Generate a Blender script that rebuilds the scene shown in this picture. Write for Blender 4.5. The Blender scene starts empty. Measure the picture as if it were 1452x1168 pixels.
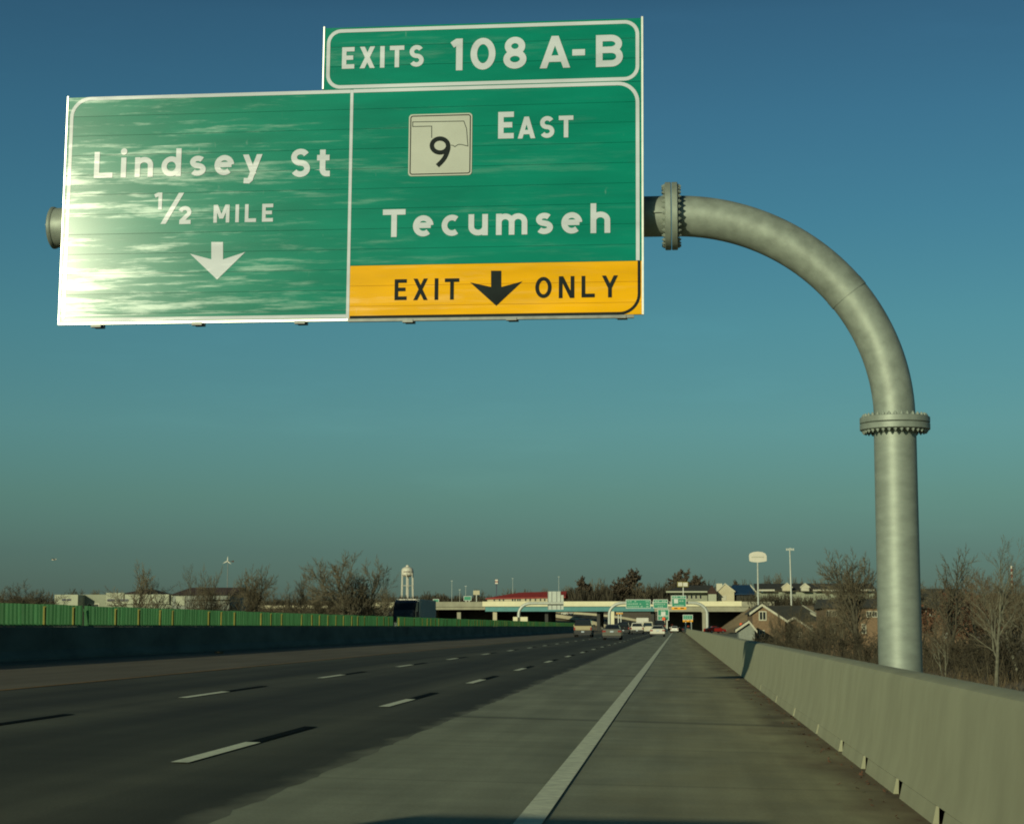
import bpy, bmesh, math, random
from mathutils import Vector, Matrix
R = math.radians
scene = bpy.context.scene
col = scene.collection
random.seed(7)

# ------------------------------------------------------------------ camera
F_PX, W_PX, H_PX = 2650.0, 1452.0, 1168.0
CAM_H = 1.34
PITCH, YAW = R(6.544), R(5.014)
cam_d = bpy.data.cameras.new('camera')
cam_d.sensor_width = 36.0
cam_d.lens = F_PX / W_PX * 36.0
cam_d.clip_start = 0.1
cam_d.clip_end = 8000.0
cam = bpy.data.objects.new('camera', cam_d)
col.objects.link(cam)
cam.location = (0, 0, CAM_H)
cam.rotation_euler = (math.pi / 2 + PITCH, 0, YAW)
scene.camera = cam

# ------------------------------------------------------------------ light
SUN_EL, SUN_AZ = 13.7, 24.4          # elevation; travel direction is this far right of +Y
world = bpy.data.worlds.new('World')
scene.world = world
world.use_nodes = True
wn, wl = world.node_tree.nodes, world.node_tree.links
for n in list(wn):
    wn.remove(n)
wo = wn.new('ShaderNodeOutputWorld')
bg = wn.new('ShaderNodeBackground')
bg.inputs['Strength'].default_value = 0.1
sky = wn.new('ShaderNodeTexSky')
sky.sky_type = 'NISHITA'
sky.sun_disc = False
sky.sun_elevation = R(SUN_EL)
sky.sun_rotation = R(180 + SUN_AZ)
sky.altitude = 350
sky.air_density = 1.0
sky.dust_density = 1.0
sky.ozone_density = 1.0
tc = wn.new('ShaderNodeTexCoord')
sep = wn.new('ShaderNodeSeparateXYZ')
ramp = wn.new('ShaderNodeValToRGB')
mr = wn.new('ShaderNodeMapRange')
mr.inputs['From Min'].default_value = 0.0
mr.inputs['From Max'].default_value = 0.36
mul = wn.new('ShaderNodeMixRGB')
mul.blend_type = 'MULTIPLY'
mul.inputs['Fac'].default_value = 1.0
SKY_TINT = [(0.0383, (0.1569, 0.2715, 0.3679)), (0.1092, (0.1633, 0.29, 0.3579)), (0.1904, (0.2009, 0.3728, 0.3856)), (0.292, (0.236, 0.467, 0.4737)), (0.4435, (0.2248, 0.5058, 0.5149)), (0.593, (0.1984, 0.4793, 0.5264)), (0.7389, (0.1873, 0.4428, 0.5122)), (0.8803, (0.1719, 0.3815, 0.4564)), (1.0, (0.09, 0.2, 0.2565))]  # SKYTINT
r_ = ramp.color_ramp
r_.elements[0].position = SKY_TINT[0][0]
r_.elements[0].color = (*SKY_TINT[0][1], 1)
r_.elements.remove(r_.elements[-1])
for p_, c_ in SKY_TINT[1:]:
    e_ = r_.elements.new(p_)
    e_.color = (*c_, 1)
wl.new(tc.outputs['Generated'], sep.inputs[0])
wl.new(sep.outputs['Z'], mr.inputs['Value'])
wl.new(mr.outputs['Result'], ramp.inputs['Fac'])
wl.new(sky.outputs['Color'], mul.inputs['Color1'])
wl.new(ramp.outputs['Color'], mul.inputs['Color2'])
# the faintest cirrus wisps
cmp_ = wn.new('ShaderNodeMapping'); cmp_.inputs['Scale'].default_value = (3.0, 3.0, 16.0); cmp_.inputs['Rotation'].default_value = (0, R(12), 0)
cnz = wn.new('ShaderNodeTexNoise'); cnz.inputs['Scale'].default_value = 2.2; cnz.inputs['Detail'].default_value = 7; cnz.inputs['Roughness'].default_value = .62
cmr = wn.new('ShaderNodeMapRange')
for k_, v_ in zip(('From Min', 'From Max', 'To Min', 'To Max'), (.56, .82, 1.0, 1.06)): cmr.inputs[k_].default_value = v_
cml = wn.new('ShaderNodeMixRGB'); cml.blend_type = 'MULTIPLY'; cml.inputs['Fac'].default_value = 1.0
wl.new(tc.outputs['Generated'], cmp_.inputs['Vector']); wl.new(cmp_.outputs['Vector'], cnz.inputs['Vector'])
wl.new(cnz.outputs['Fac'], cmr.inputs['Value']); wl.new(mul.outputs['Color'], cml.inputs['Color1']); wl.new(cmr.outputs['Result'], cml.inputs['Color2'])
wl.new(cml.outputs['Color'], bg.inputs['Color'])
wl.new(bg.outputs['Background'], wo.inputs['Surface'])

sun_d = bpy.data.lights.new('sun', 'SUN')
sun_d.energy = 3.0
sun_d.angle = R(0.5)
sun_d.color = (1.0, 0.97, 0.655)
sun = bpy.data.objects.new('sun', sun_d)
col.objects.link(sun)
SUN_DIR = Vector((math.sin(R(SUN_AZ)) * math.cos(R(SUN_EL)), math.cos(R(SUN_AZ)) * math.cos(R(SUN_EL)), -math.sin(R(SUN_EL))))
sun.rotation_euler = SUN_DIR.to_track_quat('-Z', 'Y').to_euler()
sun.location = (-20, -30, 30)

scene.view_settings.view_transform = 'Standard'
scene.view_settings.look = 'None'
scene.view_settings.exposure = 0.0
scene.view_settings.gamma = 1.0
scene.render.engine = 'CYCLES'
scene.cycles.filter_width = 1.9
scene.cycles.max_bounces = 5

# ------------------------------------------------------------------ survey helpers
_cr = Vector((math.cos(YAW), math.sin(YAW), 0))
_cf = Vector((-math.sin(YAW) * math.cos(PITCH), math.cos(YAW) * math.cos(PITCH), math.sin(PITCH)))
_cu = _cr.cross(_cf)

def ray(px, py):
    return _cr * (px - W_PX / 2) + _cu * (H_PX / 2 - py) + _cf * F_PX

def at(px, py, Y):
    d = ray(px, py)
    return Vector((0, 0, CAM_H)) + d * (Y / d.y)

def rz(x):
    """height of the crowned carriageways"""
    if x > -19.2:
        return -0.0175 * x
    return 0.336 + 0.0175 * (x + 19.2)

# ------------------------------------------------------------------ materials
MATS = {}
def mat(name, c, rough=0.8, var=0.25, scale=4.0, bump=0.0, metal=0.0, spec=0.5, stretch=(1, 1, 1), c2=None, detail=5.0, bscale=None):
    """Principled surface whose colour wanders between c*(1-var) and c*(1+var), or c and c2"""
    if name in MATS:
        return MATS[name]
    m = bpy.data.materials.new(name)
    m.use_nodes = True
    n, l = m.node_tree.nodes, m.node_tree.links
    b = n['Principled BSDF']
    b.inputs['Roughness'].default_value = rough
    b.inputs['Metallic'].default_value = metal
    b.inputs['Specular IOR Level'].default_value = spec
    t = n.new('ShaderNodeTexCoord')
    mp = n.new('ShaderNodeMapping')
    mp.inputs['Scale'].default_value = stretch
    nz = n.new('ShaderNodeTexNoise')
    nz.inputs['Scale'].default_value = scale
    nz.inputs['Detail'].default_value = detail
    nz.inputs['Roughness'].default_value = 0.6
    mx = n.new('ShaderNodeMixRGB')
    if c2 is None:
        mx.inputs['Color1'].default_value = (*[x * (1 - var) for x in c], 1)
        mx.inputs['Color2'].default_value = (*[min(1, x * (1 + var)) for x in c], 1)
    else:
        mx.inputs['Color1'].default_value = (*c, 1)
        mx.inputs['Color2'].default_value = (*c2, 1)
    rm = n.new('ShaderNodeMapRange')
    rm.inputs['From Min'].default_value = 0.3
    rm.inputs['From Max'].default_value = 0.7
    l.new(t.outputs['Object'], mp.inputs['Vector'])
    l.new(mp.outputs['Vector'], nz.inputs['Vector'])
    l.new(nz.outputs['Fac'], rm.inputs['Value'])
    l.new(rm.outputs['Result'], mx.inputs['Fac'])
    l.new(mx.outputs['Color'], b.inputs['Base Color'])
    if bump:
        bp = n.new('ShaderNodeBump')
        bp.inputs['Strength'].default_value = bump
        bp.inputs['Distance'].default_value = 0.02
        if bscale:
            nb = n.new('ShaderNodeTexNoise')
            nb.inputs['Scale'].default_value = bscale
            l.new(mp.outputs['Vector'], nb.inputs['Vector'])
            l.new(nb.outputs['Fac'], bp.inputs['Height'])
        else:
            l.new(nz.outputs['Fac'], bp.inputs['Height'])
        l.new(bp.outputs['Normal'], b.inputs['Normal'])
    MATS[name] = m
    return m

def nodes_of(m):
    return m.node_tree.nodes, m.node_tree.links, m.node_tree.nodes['Principled BSDF']

def math_node(n, op, a=None, b=None):
    x = n.new('ShaderNodeMath')
    x.operation = op
    if a is not None and not hasattr(a, 'is_linked'):
        x.inputs[0].default_value = a
    if b is not None and not hasattr(b, 'is_linked'):
        x.inputs[1].default_value = b
    return x

# concrete pavement of the right lane and shoulder: fine tining, joints, dirt by the barrier, tyre-dark wheel paths
def pavement_material():
    m = bpy.data.materials.new('pavement_concrete')
    m.use_nodes = True
    n, l, b = nodes_of(m)
    b.inputs['Roughness'].default_value = 0.85
    b.inputs['Specular IOR Level'].default_value = 0.25
    t = n.new('ShaderNodeTexCoord')
    def noise(scale, stretch, detail=5):
        mp = n.new('ShaderNodeMapping'); mp.inputs['Scale'].default_value = stretch
        z = n.new('ShaderNodeTexNoise'); z.inputs['Scale'].default_value = scale; z.inputs['Detail'].default_value = detail
        l.new(t.outputs['Object'], mp.inputs['Vector']); l.new(mp.outputs['Vector'], z.inputs['Vector'])
        return z.outputs['Fac']
    def rng(v, a, b_, c, d):
        r = n.new('ShaderNodeMapRange')
        for k, q in zip(('From Min', 'From Max', 'To Min', 'To Max'), (a, b_, c, d)):
            r.inputs[k].default_value = q
        l.new(v, r.inputs['Value']); return r.outputs['Result']
    def mulv(a, b_):
        q = n.new('ShaderNodeMath'); q.operation = 'MULTIPLY'; l.new(a, q.inputs[0]); l.new(b_, q.inputs[1]); return q.outputs[0]
    cross = rng(noise(1.0, (0.35, 2.2, 1)), .3, .7, .93, 1.06)     # bands across the lane (broom finish)
    lng = rng(noise(1.0, (2.0, 0.05, 1)), .3, .7, .84, 1.14)       # streaks along the wheel paths
    blot = mulv(rng(noise(0.6, (1, 1, 1), 8), .3, .7, .86, 1.14), rng(noise(1.0, (1.1, .22, 1), 6), .35, .65, .88, 1.10))
    fine = rng(noise(40, (1, 1, 1), 2), .3, .7, .9, 1.1)
    v = mulv(mulv(cross, lng), mulv(blot, fine))
    sp = n.new('ShaderNodeSeparateXYZ'); l.new(t.outputs['Object'], sp.inputs[0])
    # dark crack-sealed joints across the lane about every 24 m
    skew = n.new('ShaderNodeMath'); skew.operation = 'MULTIPLY_ADD'; skew.inputs[1].default_value = 0.16
    l.new(sp.outputs['X'], skew.inputs[0]); l.new(sp.outputs['Y'], skew.inputs[2])
    md = n.new('ShaderNodeMath'); md.operation = 'ADD'; md.inputs[1].default_value = -2.6 + 12.0
    l.new(skew.outputs[0], md.inputs[0])
    fm = n.new('ShaderNodeMath'); fm.operation = 'FLOORED_MODULO'; fm.inputs[1].default_value = 24.0
    l.new(md.outputs[0], fm.inputs[0])
    dd = n.new('ShaderNodeMath'); dd.operation = 'SUBTRACT'; dd.inputs[1].default_value = 12.0
    l.new(fm.outputs[0], dd.inputs[0])
    ab = n.new('ShaderNodeMath'); ab.operation = 'ABSOLUTE'; l.new(dd.outputs[0], ab.inputs[0])
    joint = rng(ab.outputs[0], .10, .42, .62, 1.0)
    v = mulv(v, joint)
    # dirt gathered by the barrier foot
    dn = n.new('ShaderNodeMath'); dn.operation = 'ADD'
    sc = rng(noise(1.3, (1, .35, 1)), .3, .7, -.50, .40)
    l.new(sp.outputs['X'], dn.inputs[0]); l.new(sc, dn.inputs[1])
    dirt = rng(dn.outputs[0], .95, 1.75, 0.0, 1.0)
    mx = n.new('ShaderNodeMixRGB'); mx.inputs['Color1'].default_value = (.225, .222, .160, 1); mx.inputs['Color2'].default_value = (.150, .116, .066, 1)
    l.new(dirt, mx.inputs['Fac'])
    tan = n.new('ShaderNodeMixRGB'); tan.inputs['Color1'].default_value = (.265, .272, .182, 1); tan.inputs['Color2'].default_value = (.312, .292, .165, 1)
    l.new(rng(dn.outputs[0], -1.0, .8, 0, 1), tan.inputs['Fac']); l.new(tan.outputs['Color'], mx.inputs['Color1'])
    # sawn joints every 4.6 m
    jm = n.new('ShaderNodeMath'); jm.operation = 'FLOORED_MODULO'; jm.inputs[1].default_value = 4.6; l.new(sp.outputs['Y'], jm.inputs[0])
    jd = n.new('ShaderNodeMath'); jd.operation = 'SUBTRACT'; jd.inputs[1].default_value = 2.3; l.new(jm.outputs[0], jd.inputs[0])
    ja = n.new('ShaderNodeMath'); ja.operation = 'ABSOLUTE'; l.new(jd.outputs[0], ja.inputs[0])
    v = mulv(v, rng(ja.outputs[0], .02, .09, .86, 1.0))
    m2 = n.new('ShaderNodeMixRGB'); m2.blend_type = 'MULTIPLY'; m2.inputs['Fac'].default_value = 1
    l.new(mx.outputs['Color'], m2.inputs['Color1']); l.new(v, m2.inputs['Color2'])
    l.new(m2.outputs['Color'], b.inputs['Base Color'])
    bp = n.new('ShaderNodeBump'); bp.inputs['Strength'].default_value = .15; bp.inputs['Distance'].default_value = .01
    l.new(fine, bp.inputs['Height']); l.new(bp.outputs['Normal'], b.inputs['Normal'])
    return m

def asphalt_material():
    m = bpy.data.materials.new('asphalt')
    m.use_nodes = True
    n, l, b = nodes_of(m)
    b.inputs['Roughness'].default_value = 0.85
    b.inputs['Specular IOR Level'].default_value = 0.25
    t = n.new('ShaderNodeTexCoord')
    def noise(scale, stretch, detail=5):
        mp = n.new('ShaderNodeMapping'); mp.inputs['Scale'].default_value = stretch
        z = n.new('ShaderNodeTexNoise'); z.inputs['Scale'].default_value = scale; z.inputs['Detail'].default_value = detail
        l.new(t.outputs['Object'], mp.inputs['Vector']); l.new(mp.outputs['Vector'], z.inputs['Vector'])
        return z.outputs['Fac']
    def rng(v, a, b_, c, d):
        r = n.new('ShaderNodeMapRange')
        for k, q in zip(('From Min', 'From Max', 'To Min', 'To Max'), (a, b_, c, d)):
            r.inputs[k].default_value = q
        l.new(v, r.inputs['Value']); return r.outputs['Result']
    def mulv(a, b_):
        q = n.new('ShaderNodeMath'); q.operation = 'MULTIPLY'; l.new(a, q.inputs[0]); l.new(b_, q.inputs[1]); return q.outputs[0]
    v = mulv(rng(noise(1, (1.4, .03, 1)), .3, .7, .75, 1.3), rng(noise(.5, (1, .3, 1), 8), .3, .7, .8, 1.2))
    v = mulv(v, rng(noise(60, (1, 1, 1), 2), .3, .7, .8, 1.2))
    v = mulv(v, rng(noise(1, (.2, 1.2, 1)), .3, .7, .9, 1.1))
    # dusty strips beside the lane lines (period 3.68 m), wheel-polished in the lane centre
    sp = n.new('ShaderNodeSeparateXYZ'); l.new(t.outputs['Object'], sp.inputs[0])
    ad = n.new('ShaderNodeMath'); ad.operation = 'ADD'; ad.inputs[1].default_value = 4.61 + 1.84 + 36.8
    l.new(sp.outputs['X'], ad.inputs[0])
    fm = n.new('ShaderNodeMath'); fm.operation = 'FLOORED_MODULO'; fm.inputs[1].default_value = 3.68
    l.new(ad.outputs[0], fm.inputs[0])
    dd = n.new('ShaderNodeMath'); dd.operation = 'SUBTRACT'; dd.inputs[1].default_value = 1.84
    l.new(fm.outputs[0], dd.inputs[0])
    ab = n.new('ShaderNodeMath'); ab.operation = 'ABSOLUTE'; l.new(dd.outputs[0], ab.inputs[0])
    v = mulv(v, rng(ab.outputs[0], .3, 1.1, 1.75, 1.0))
    m2 = n.new('ShaderNodeMixRGB'); m2.blend_type = 'MULTIPLY'; m2.inputs['Fac'].default_value = 1
    m2.inputs['Color1'].default_value = (.045, .044, .028, 1)
    l.new(v, m2.inputs['Color2'])
    # the overlay is feathered and worn through along its right edge
    wx = n.new('ShaderNodeMath'); wx.operation = 'ADD'
    l.new(sp.outputs['X'], wx.inputs[0]); l.new(rng(noise(1.6, (1, .5, 1), 9), .25, .75, -.16, .16), wx.inputs[1])
    me = n.new('ShaderNodeMixRGB'); me.inputs['Color2'].default_value = (.21, .208, .142, 1)
    l.new(rng(wx.outputs[0], -3.30, -3.08, 0, .8), me.inputs['Fac']); l.new(m2.outputs['Color'], me.inputs['Color1'])
    l.new(me.outputs['Color'], b.inputs['Base Color'])
    return m

# sign sheeting: glossy film, worn in streaks along each extruded plank
SIGN_H, PLANK, R0 = 3.42, 3.42 / 11.4, .158
def sheeting(name, c, wear=0.35):
    m = bpy.data.materials.new(name)
    m.use_nodes = True
    n, l, b = nodes_of(m)
    t = n.new('ShaderNodeTexCoord')
    def noise(scale, stretch, detail=6, rough=.6):
        mp = n.new('ShaderNodeMapping'); mp.inputs['Scale'].default_value = stretch
        z = n.new('ShaderNodeTexNoise'); z.inputs['Scale'].default_value = scale; z.inputs['Detail'].default_value = detail
        z.inputs['Roughness'].default_value = rough
        l.new(t.outputs['Object'], mp.inputs['Vector']); l.new(mp.outputs['Vector'], z.inputs['Vector'])
        return z.outputs['Fac']
    def rng(v, a, b_, c_, d):
        r = n.new('ShaderNodeMapRange')
        for k, q in zip(('From Min', 'From Max', 'To Min', 'To Max'), (a, b_, c_, d)):
            r.inputs[k].default_value = q
        l.new(v, r.inputs['Value']); return r.outputs['Result']
    # every plank has its own wear: noise shifted by the plank's number
    spz = n.new('ShaderNodeSeparateXYZ'); l.new(t.outputs['Object'], spz.inputs[0])
    pk = n.new('ShaderNodeMath'); pk.operation = 'MULTIPLY_ADD'; pk.inputs[1].default_value = -1 / PLANK; pk.inputs[2].default_value = SIGN_H / PLANK + 40
    l.new(spz.outputs['Z'], pk.inputs[0])
    pf = n.new('ShaderNodeMath'); pf.operation = 'FLOOR'; l.new(pk.outputs[0], pf.inputs[0])
    def pnoise(scale, stretch, detail=6, rough=.6):
        z = n.new('ShaderNodeTexNoise'); z.noise_dimensions = '4D'
        z.inputs['Scale'].default_value = scale; z.inputs['Detail'].default_value = detail; z.inputs['Roughness'].default_value = rough
        mp = n.new('ShaderNodeMapping'); mp.inputs['Scale'].default_value = stretch
        w_ = n.new('ShaderNodeMath'); w_.operation = 'MULTIPLY'; w_.inputs[1].default_value = 3.7
        l.new(pf.outputs[0], w_.inputs[0]); l.new(w_.outputs[0], z.inputs['W'])
        l.new(t.outputs['Object'], mp.inputs['Vector']); l.new(mp.outputs['Vector'], z.inputs['Vector'])
        return z.outputs['Fac']
    wn_ = n.new('ShaderNodeTexWhiteNoise'); wn_.noise_dimensions = '1D'; l.new(pf.outputs[0], wn_.inputs['W'])
    bias = rng(wn_.outputs['Value'], 0, 1, -.07, .07)
    st0 = pnoise(1.0, (.85, 1, 9.0), 10, .68)
    sa = n.new('ShaderNodeMath'); sa.operation = 'ADD'; l.new(st0, sa.inputs[0]); l.new(bias, sa.inputs[1])
    st = sa.outputs[0]
    l.new(rng(st, .52, .64, R0, .228), b.inputs['Roughness'])
    l.new(rng(st, .49, .66, .11, .34), b.inputs['Specular IOR Level'])
    # pale scuffs: short vertical scrapes and small bleached patches
    sc1 = rng(noise(3.0, (3.2, 1, .8), 4, .55), .70, .76, 0, .22)
    sc2 = rng(pnoise(1.3, (1.0, 1, 5.0), 8, .7), .64, .78, 0, wear)
    mxx = n.new('ShaderNodeMath'); mxx.operation = 'MAXIMUM'
    l.new(sc1, mxx.inputs[0]); l.new(sc2, mxx.inputs[1])
    va = rng(noise(.8, (.6, 1, 3.0), 3), .3, .7, .85, 1.12)
    m2 = n.new('ShaderNodeMixRGB'); m2.blend_type = 'MULTIPLY'; m2.inputs['Fac'].default_value = 1
    m2.inputs['Color1'].default_value = (*c, 1); l.new(va, m2.inputs['Color2'])
    b.inputs['IOR'].default_value = 1.5
    mx = n.new('ShaderNodeMixRGB')
    mx.inputs['Color2'].default_value = (*[x * .62 + .32 for x in c], 1)
    l.new(m2.outputs['Color'], mx.inputs['Color1'])
    l.new(mxx.outputs[0], mx.inputs['Fac'])
    l.new(mx.outputs['Color'], b.inputs['Base Color'])
    MATS[name] = m
    return m

M = {}
M['pave'] = pavement_material()
M['asphalt'] = asphalt_material()
M['green'] = sheeting('sign_green', (.003, .212, .142), .07)
M['yellow'] = sheeting('sign_yellow', (.86, .43, .003), .08)
M['white_sheet'] = sheeting('sign_white', (.575, .615, .66), .08)
M['sign_black'] = mat('sign_black', (.012, .018, .018), .6, spec=.08)
M['left_shoulder'] = mat('shoulder_pavement', (.145, .125, .085), .9, .2, 1.0, .1, spec=.2, stretch=(1, .12, 1))
M['white_line'] = mat('road_paint_white', (.70, .72, .52), .8, .18, 9, .1, spec=.2)
M['black_line'] = mat('road_paint_black', (.006, .007, .006), .9, .2, 9, spec=.04)
M['yellow_line'] = mat('road_paint_yellow', (.26, .15, .045), .8, .35, 2, spec=.2)
M['ground'] = mat('dry_grass_ground', (.15, .112, .060), .95, .3, .12, .2, c2=(.30, .22, .12), detail=10)
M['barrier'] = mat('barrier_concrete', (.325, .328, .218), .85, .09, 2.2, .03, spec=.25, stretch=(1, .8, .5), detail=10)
def stains(m, lo, hi, stretch):
    n, l, b = nodes_of(m)
    mix = [x for x in n if x.type == 'MIX_RGB'][0]; t = [x for x in n if x.type == 'TEX_COORD'][0]
    mp = n.new('ShaderNodeMapping'); mp.inputs['Scale'].default_value = stretch
    z = n.new('ShaderNodeTexNoise'); z.inputs['Scale'].default_value = 1.0; z.inputs['Detail'].default_value = 6
    r = n.new('ShaderNodeMapRange'); q = n.new('ShaderNodeMixRGB'); q.blend_type = 'MULTIPLY'; q.inputs['Fac'].default_value = 1
    for k, v in zip(('From Min', 'From Max', 'To Min', 'To Max'), (.32, .62, lo, hi)): r.inputs[k].default_value = v
    l.new(t.outputs['Object'], mp.inputs['Vector']); l.new(mp.outputs['Vector'], z.inputs['Vector']); l.new(z.outputs['Fac'], r.inputs['Value'])
    l.new(mix.outputs['Color'], q.inputs['Color1']); l.new(r.outputs['Result'], q.inputs['Color2']); l.new(q.outputs['Color'], b.inputs['Base Color'])
stains(M['barrier'], .94, 1.03, (1, 1.3, .8))
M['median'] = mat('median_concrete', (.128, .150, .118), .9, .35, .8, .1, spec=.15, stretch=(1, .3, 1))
M['galv'] = mat('galvanised_steel', (.285, .325, .275), .54, .22, 4.5, .05, metal=.28, spec=.4, detail=10)
M['galv_far'] = mat('galvanised_pale', (.48, .50, .44), .5, .15, 3, metal=.2)
M['alu'] = mat('aluminium', (.60, .61, .56), .35, .12, 6, metal=.5)
M['alu_dark'] = mat('aluminium_dull', (.16, .17, .16), .5, .2, 6, metal=.4)
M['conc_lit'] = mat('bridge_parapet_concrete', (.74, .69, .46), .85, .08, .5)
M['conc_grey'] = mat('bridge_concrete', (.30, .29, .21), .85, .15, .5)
M['teal'] = mat('teal_girder_paint', (.055, .22, .22), .5, .12, .6)
M['under_deck_shade'] = mat('painted_deck_shade', (.05, .05, .045), .9, .2, .5)  # near-black colour standing in for the shade beneath the overpass
M['bark'] = mat('bark', (.070, .062, .040), .95, .3, 6)
M['bark_pale'] = mat('bark_pale', (.135, .13, .09), .9, .4, 3)
M['twig'] = mat('twigs', (.118, .098, .060), .95, .3, 2)
M['twig_warm'] = mat('twigs_warm', (.11, .080, .048), .95, .35, 2)
M['leaf_red'] = mat('dead_leaves', (.13, .060, .032), .9, .4, 3)
M['leaf_far'] = mat('dead_leaves_far', (.082, .062, .040), .9, .3, 3)
M['evergreen'] = mat('evergreen', (.035, .050, .028), .9, .4, 2)
M['brush'] = mat('brush_stems', (.058, .048, .028), .95, .45, 1.5)
M['drygrass'] = mat('dry_grass_blades', (.11, .080, .042), .95, .4, 1.5)
M['woods'] = mat('woods_stems', (.052, .044, .028), .95, .35, .2)
M['brick'] = mat('house_brick', (.20, .132, .075), .9, .25, 5, .1)
M['shingle'] = mat('roof_shingles', (.060, .058, .042), .95, .3, 2)
M['trim'] = mat('house_trim', (.50, .48, .36), .6, .12, 4)
M['siding'] = mat('house_siding', (.22, .24, .20), .7, .12, 4)
M['glass'] = mat('window_glass', (.02, .026, .028), .08, .1, 2, spec=.6)
M['cream'] = mat('cream_stucco', (.50, .45, .30), .85, .10, .4)
M['store_white'] = mat('store_panel_white', (.38, .40, .29), .75, .10, .4)
M['store_grey'] = mat('store_panel_grey', (.26, .28, .20), .75, .10, .4)
M['roof_red'] = mat('roof_red_metal', (.30, .035, .022), .6, .15, .5)
M['roof_brown'] = mat('roof_brown', (.075, .042, .028), .9, .25, .8)
M['roof_dark'] = mat('roof_dark', (.040, .040, .032), .9, .25, .8)
M['roof_blue'] = mat('roof_blue_metal', (.015, .045, .095), .5, .12, .8)
M['letter_blue'] = mat('letters_navy', (.012, .016, .055), .5)
M['tank_white'] = mat('tank_paint_white', (.60, .57, .47), .5, .08, .3)
M['screen_yel'] = mat('reflector_yellow', (.19, .17, .03), .6, .2, 3, spec=.2)
M['tyre'] = mat('tyre_rubber', (.012, .012, .012), .9, .2, 8)
M['rim'] = mat('wheel_rim', (.28, .28, .27), .4, .1, 8, metal=.6)
M['tail'] = mat('tail_lamp_red', (.26, .022, .014), .25, .1, 5)
M['plate'] = mat('licence_plate', (.42, .48, .52), .4, .1, 8)
M['bumper_dark'] = mat('bumper_plastic', (.025, .026, .026), .6, .2, 6)
M['chrome'] = mat('bumper_chrome', (.40, .40, .38), .25, .1, 6, metal=.8)
M['orange'] = mat('safety_orange', (.80, .10, .02), .5, .1, 4)
M['sign_far_green'] = mat('far_sign_green', (.004, .22, .12), .45, .12, 2)
M['sign_far_yellow'] = mat('far_sign_yellow', (.85, .38, .006), .45, .1, 2)
M['sign_far_white'] = mat('far_sign_white', (.60, .62, .56), .45, .08, 2)
M['sign_far_legend'] = mat('far_sign_legend', (.26, .46, .34), .45, .08, 2)
M['sign_back'] = mat('sign_back_aluminium', (.42, .45, .40), .45, .10, 1.2, metal=.15)

def screen_material():
    m = mat('glare_screen_plastic', (.046, .150, .055), .6, .3, 5.0, spec=.2, stretch=(.2, 1, .05), detail=3)
    n, l, b = nodes_of(m)
    tr = n.new('ShaderNodeBsdfTranslucent')
    MIXC = [x for x in n if x.type == 'MIX_RGB'][0]
    tr.inputs['Color'].default_value = (.30, .80, .36, 1)
    ms = n.new('ShaderNodeMixShader')
    ms.inputs['Fac'].default_value = .3
    out = [x for x in n if x.type == 'OUTPUT_MATERIAL'][0]
    l.new(b.outputs['BSDF'], ms.inputs[1])
    gm = n.new('ShaderNodeMixRGB'); gm.blend_type = 'MULTIPLY'; gm.inputs['Fac'].default_value = 1
    gm.inputs['Color2'].default_value = (3.6, 3.6, 3.6, 1)
    l.new(MIXC.outputs['Color'], gm.inputs['Color1']); l.new(gm.outputs['Color'], tr.inputs['Color'])
    l.new(tr.outputs['BSDF'], ms.inputs[2])
    l.new(ms.outputs['Shader'], out.inputs['Surface'])
    return m
M['screen'] = screen_material()

def paint(name, c, rough=.3):
    return mat('car_paint_' + name, c, rough, .05, 1, spec=.5)

# ------------------------------------------------------------------ objects
def tag(o, label=None, cat=None, group=None, kind=None):
    if label: o['label'] = label
    if cat: o['category'] = cat
    if group: o['group'] = group
    if kind: o['kind'] = kind
    return o

def thing(name, loc, label, cat, group=None, rot=0.0):
    o = bpy.data.objects.new(name, None)
    o.empty_display_size = .3
    col.objects.link(o)
    o.location = loc
    o.rotation_euler = (0, 0, rot)
    return tag(o, label, cat, group)

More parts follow.
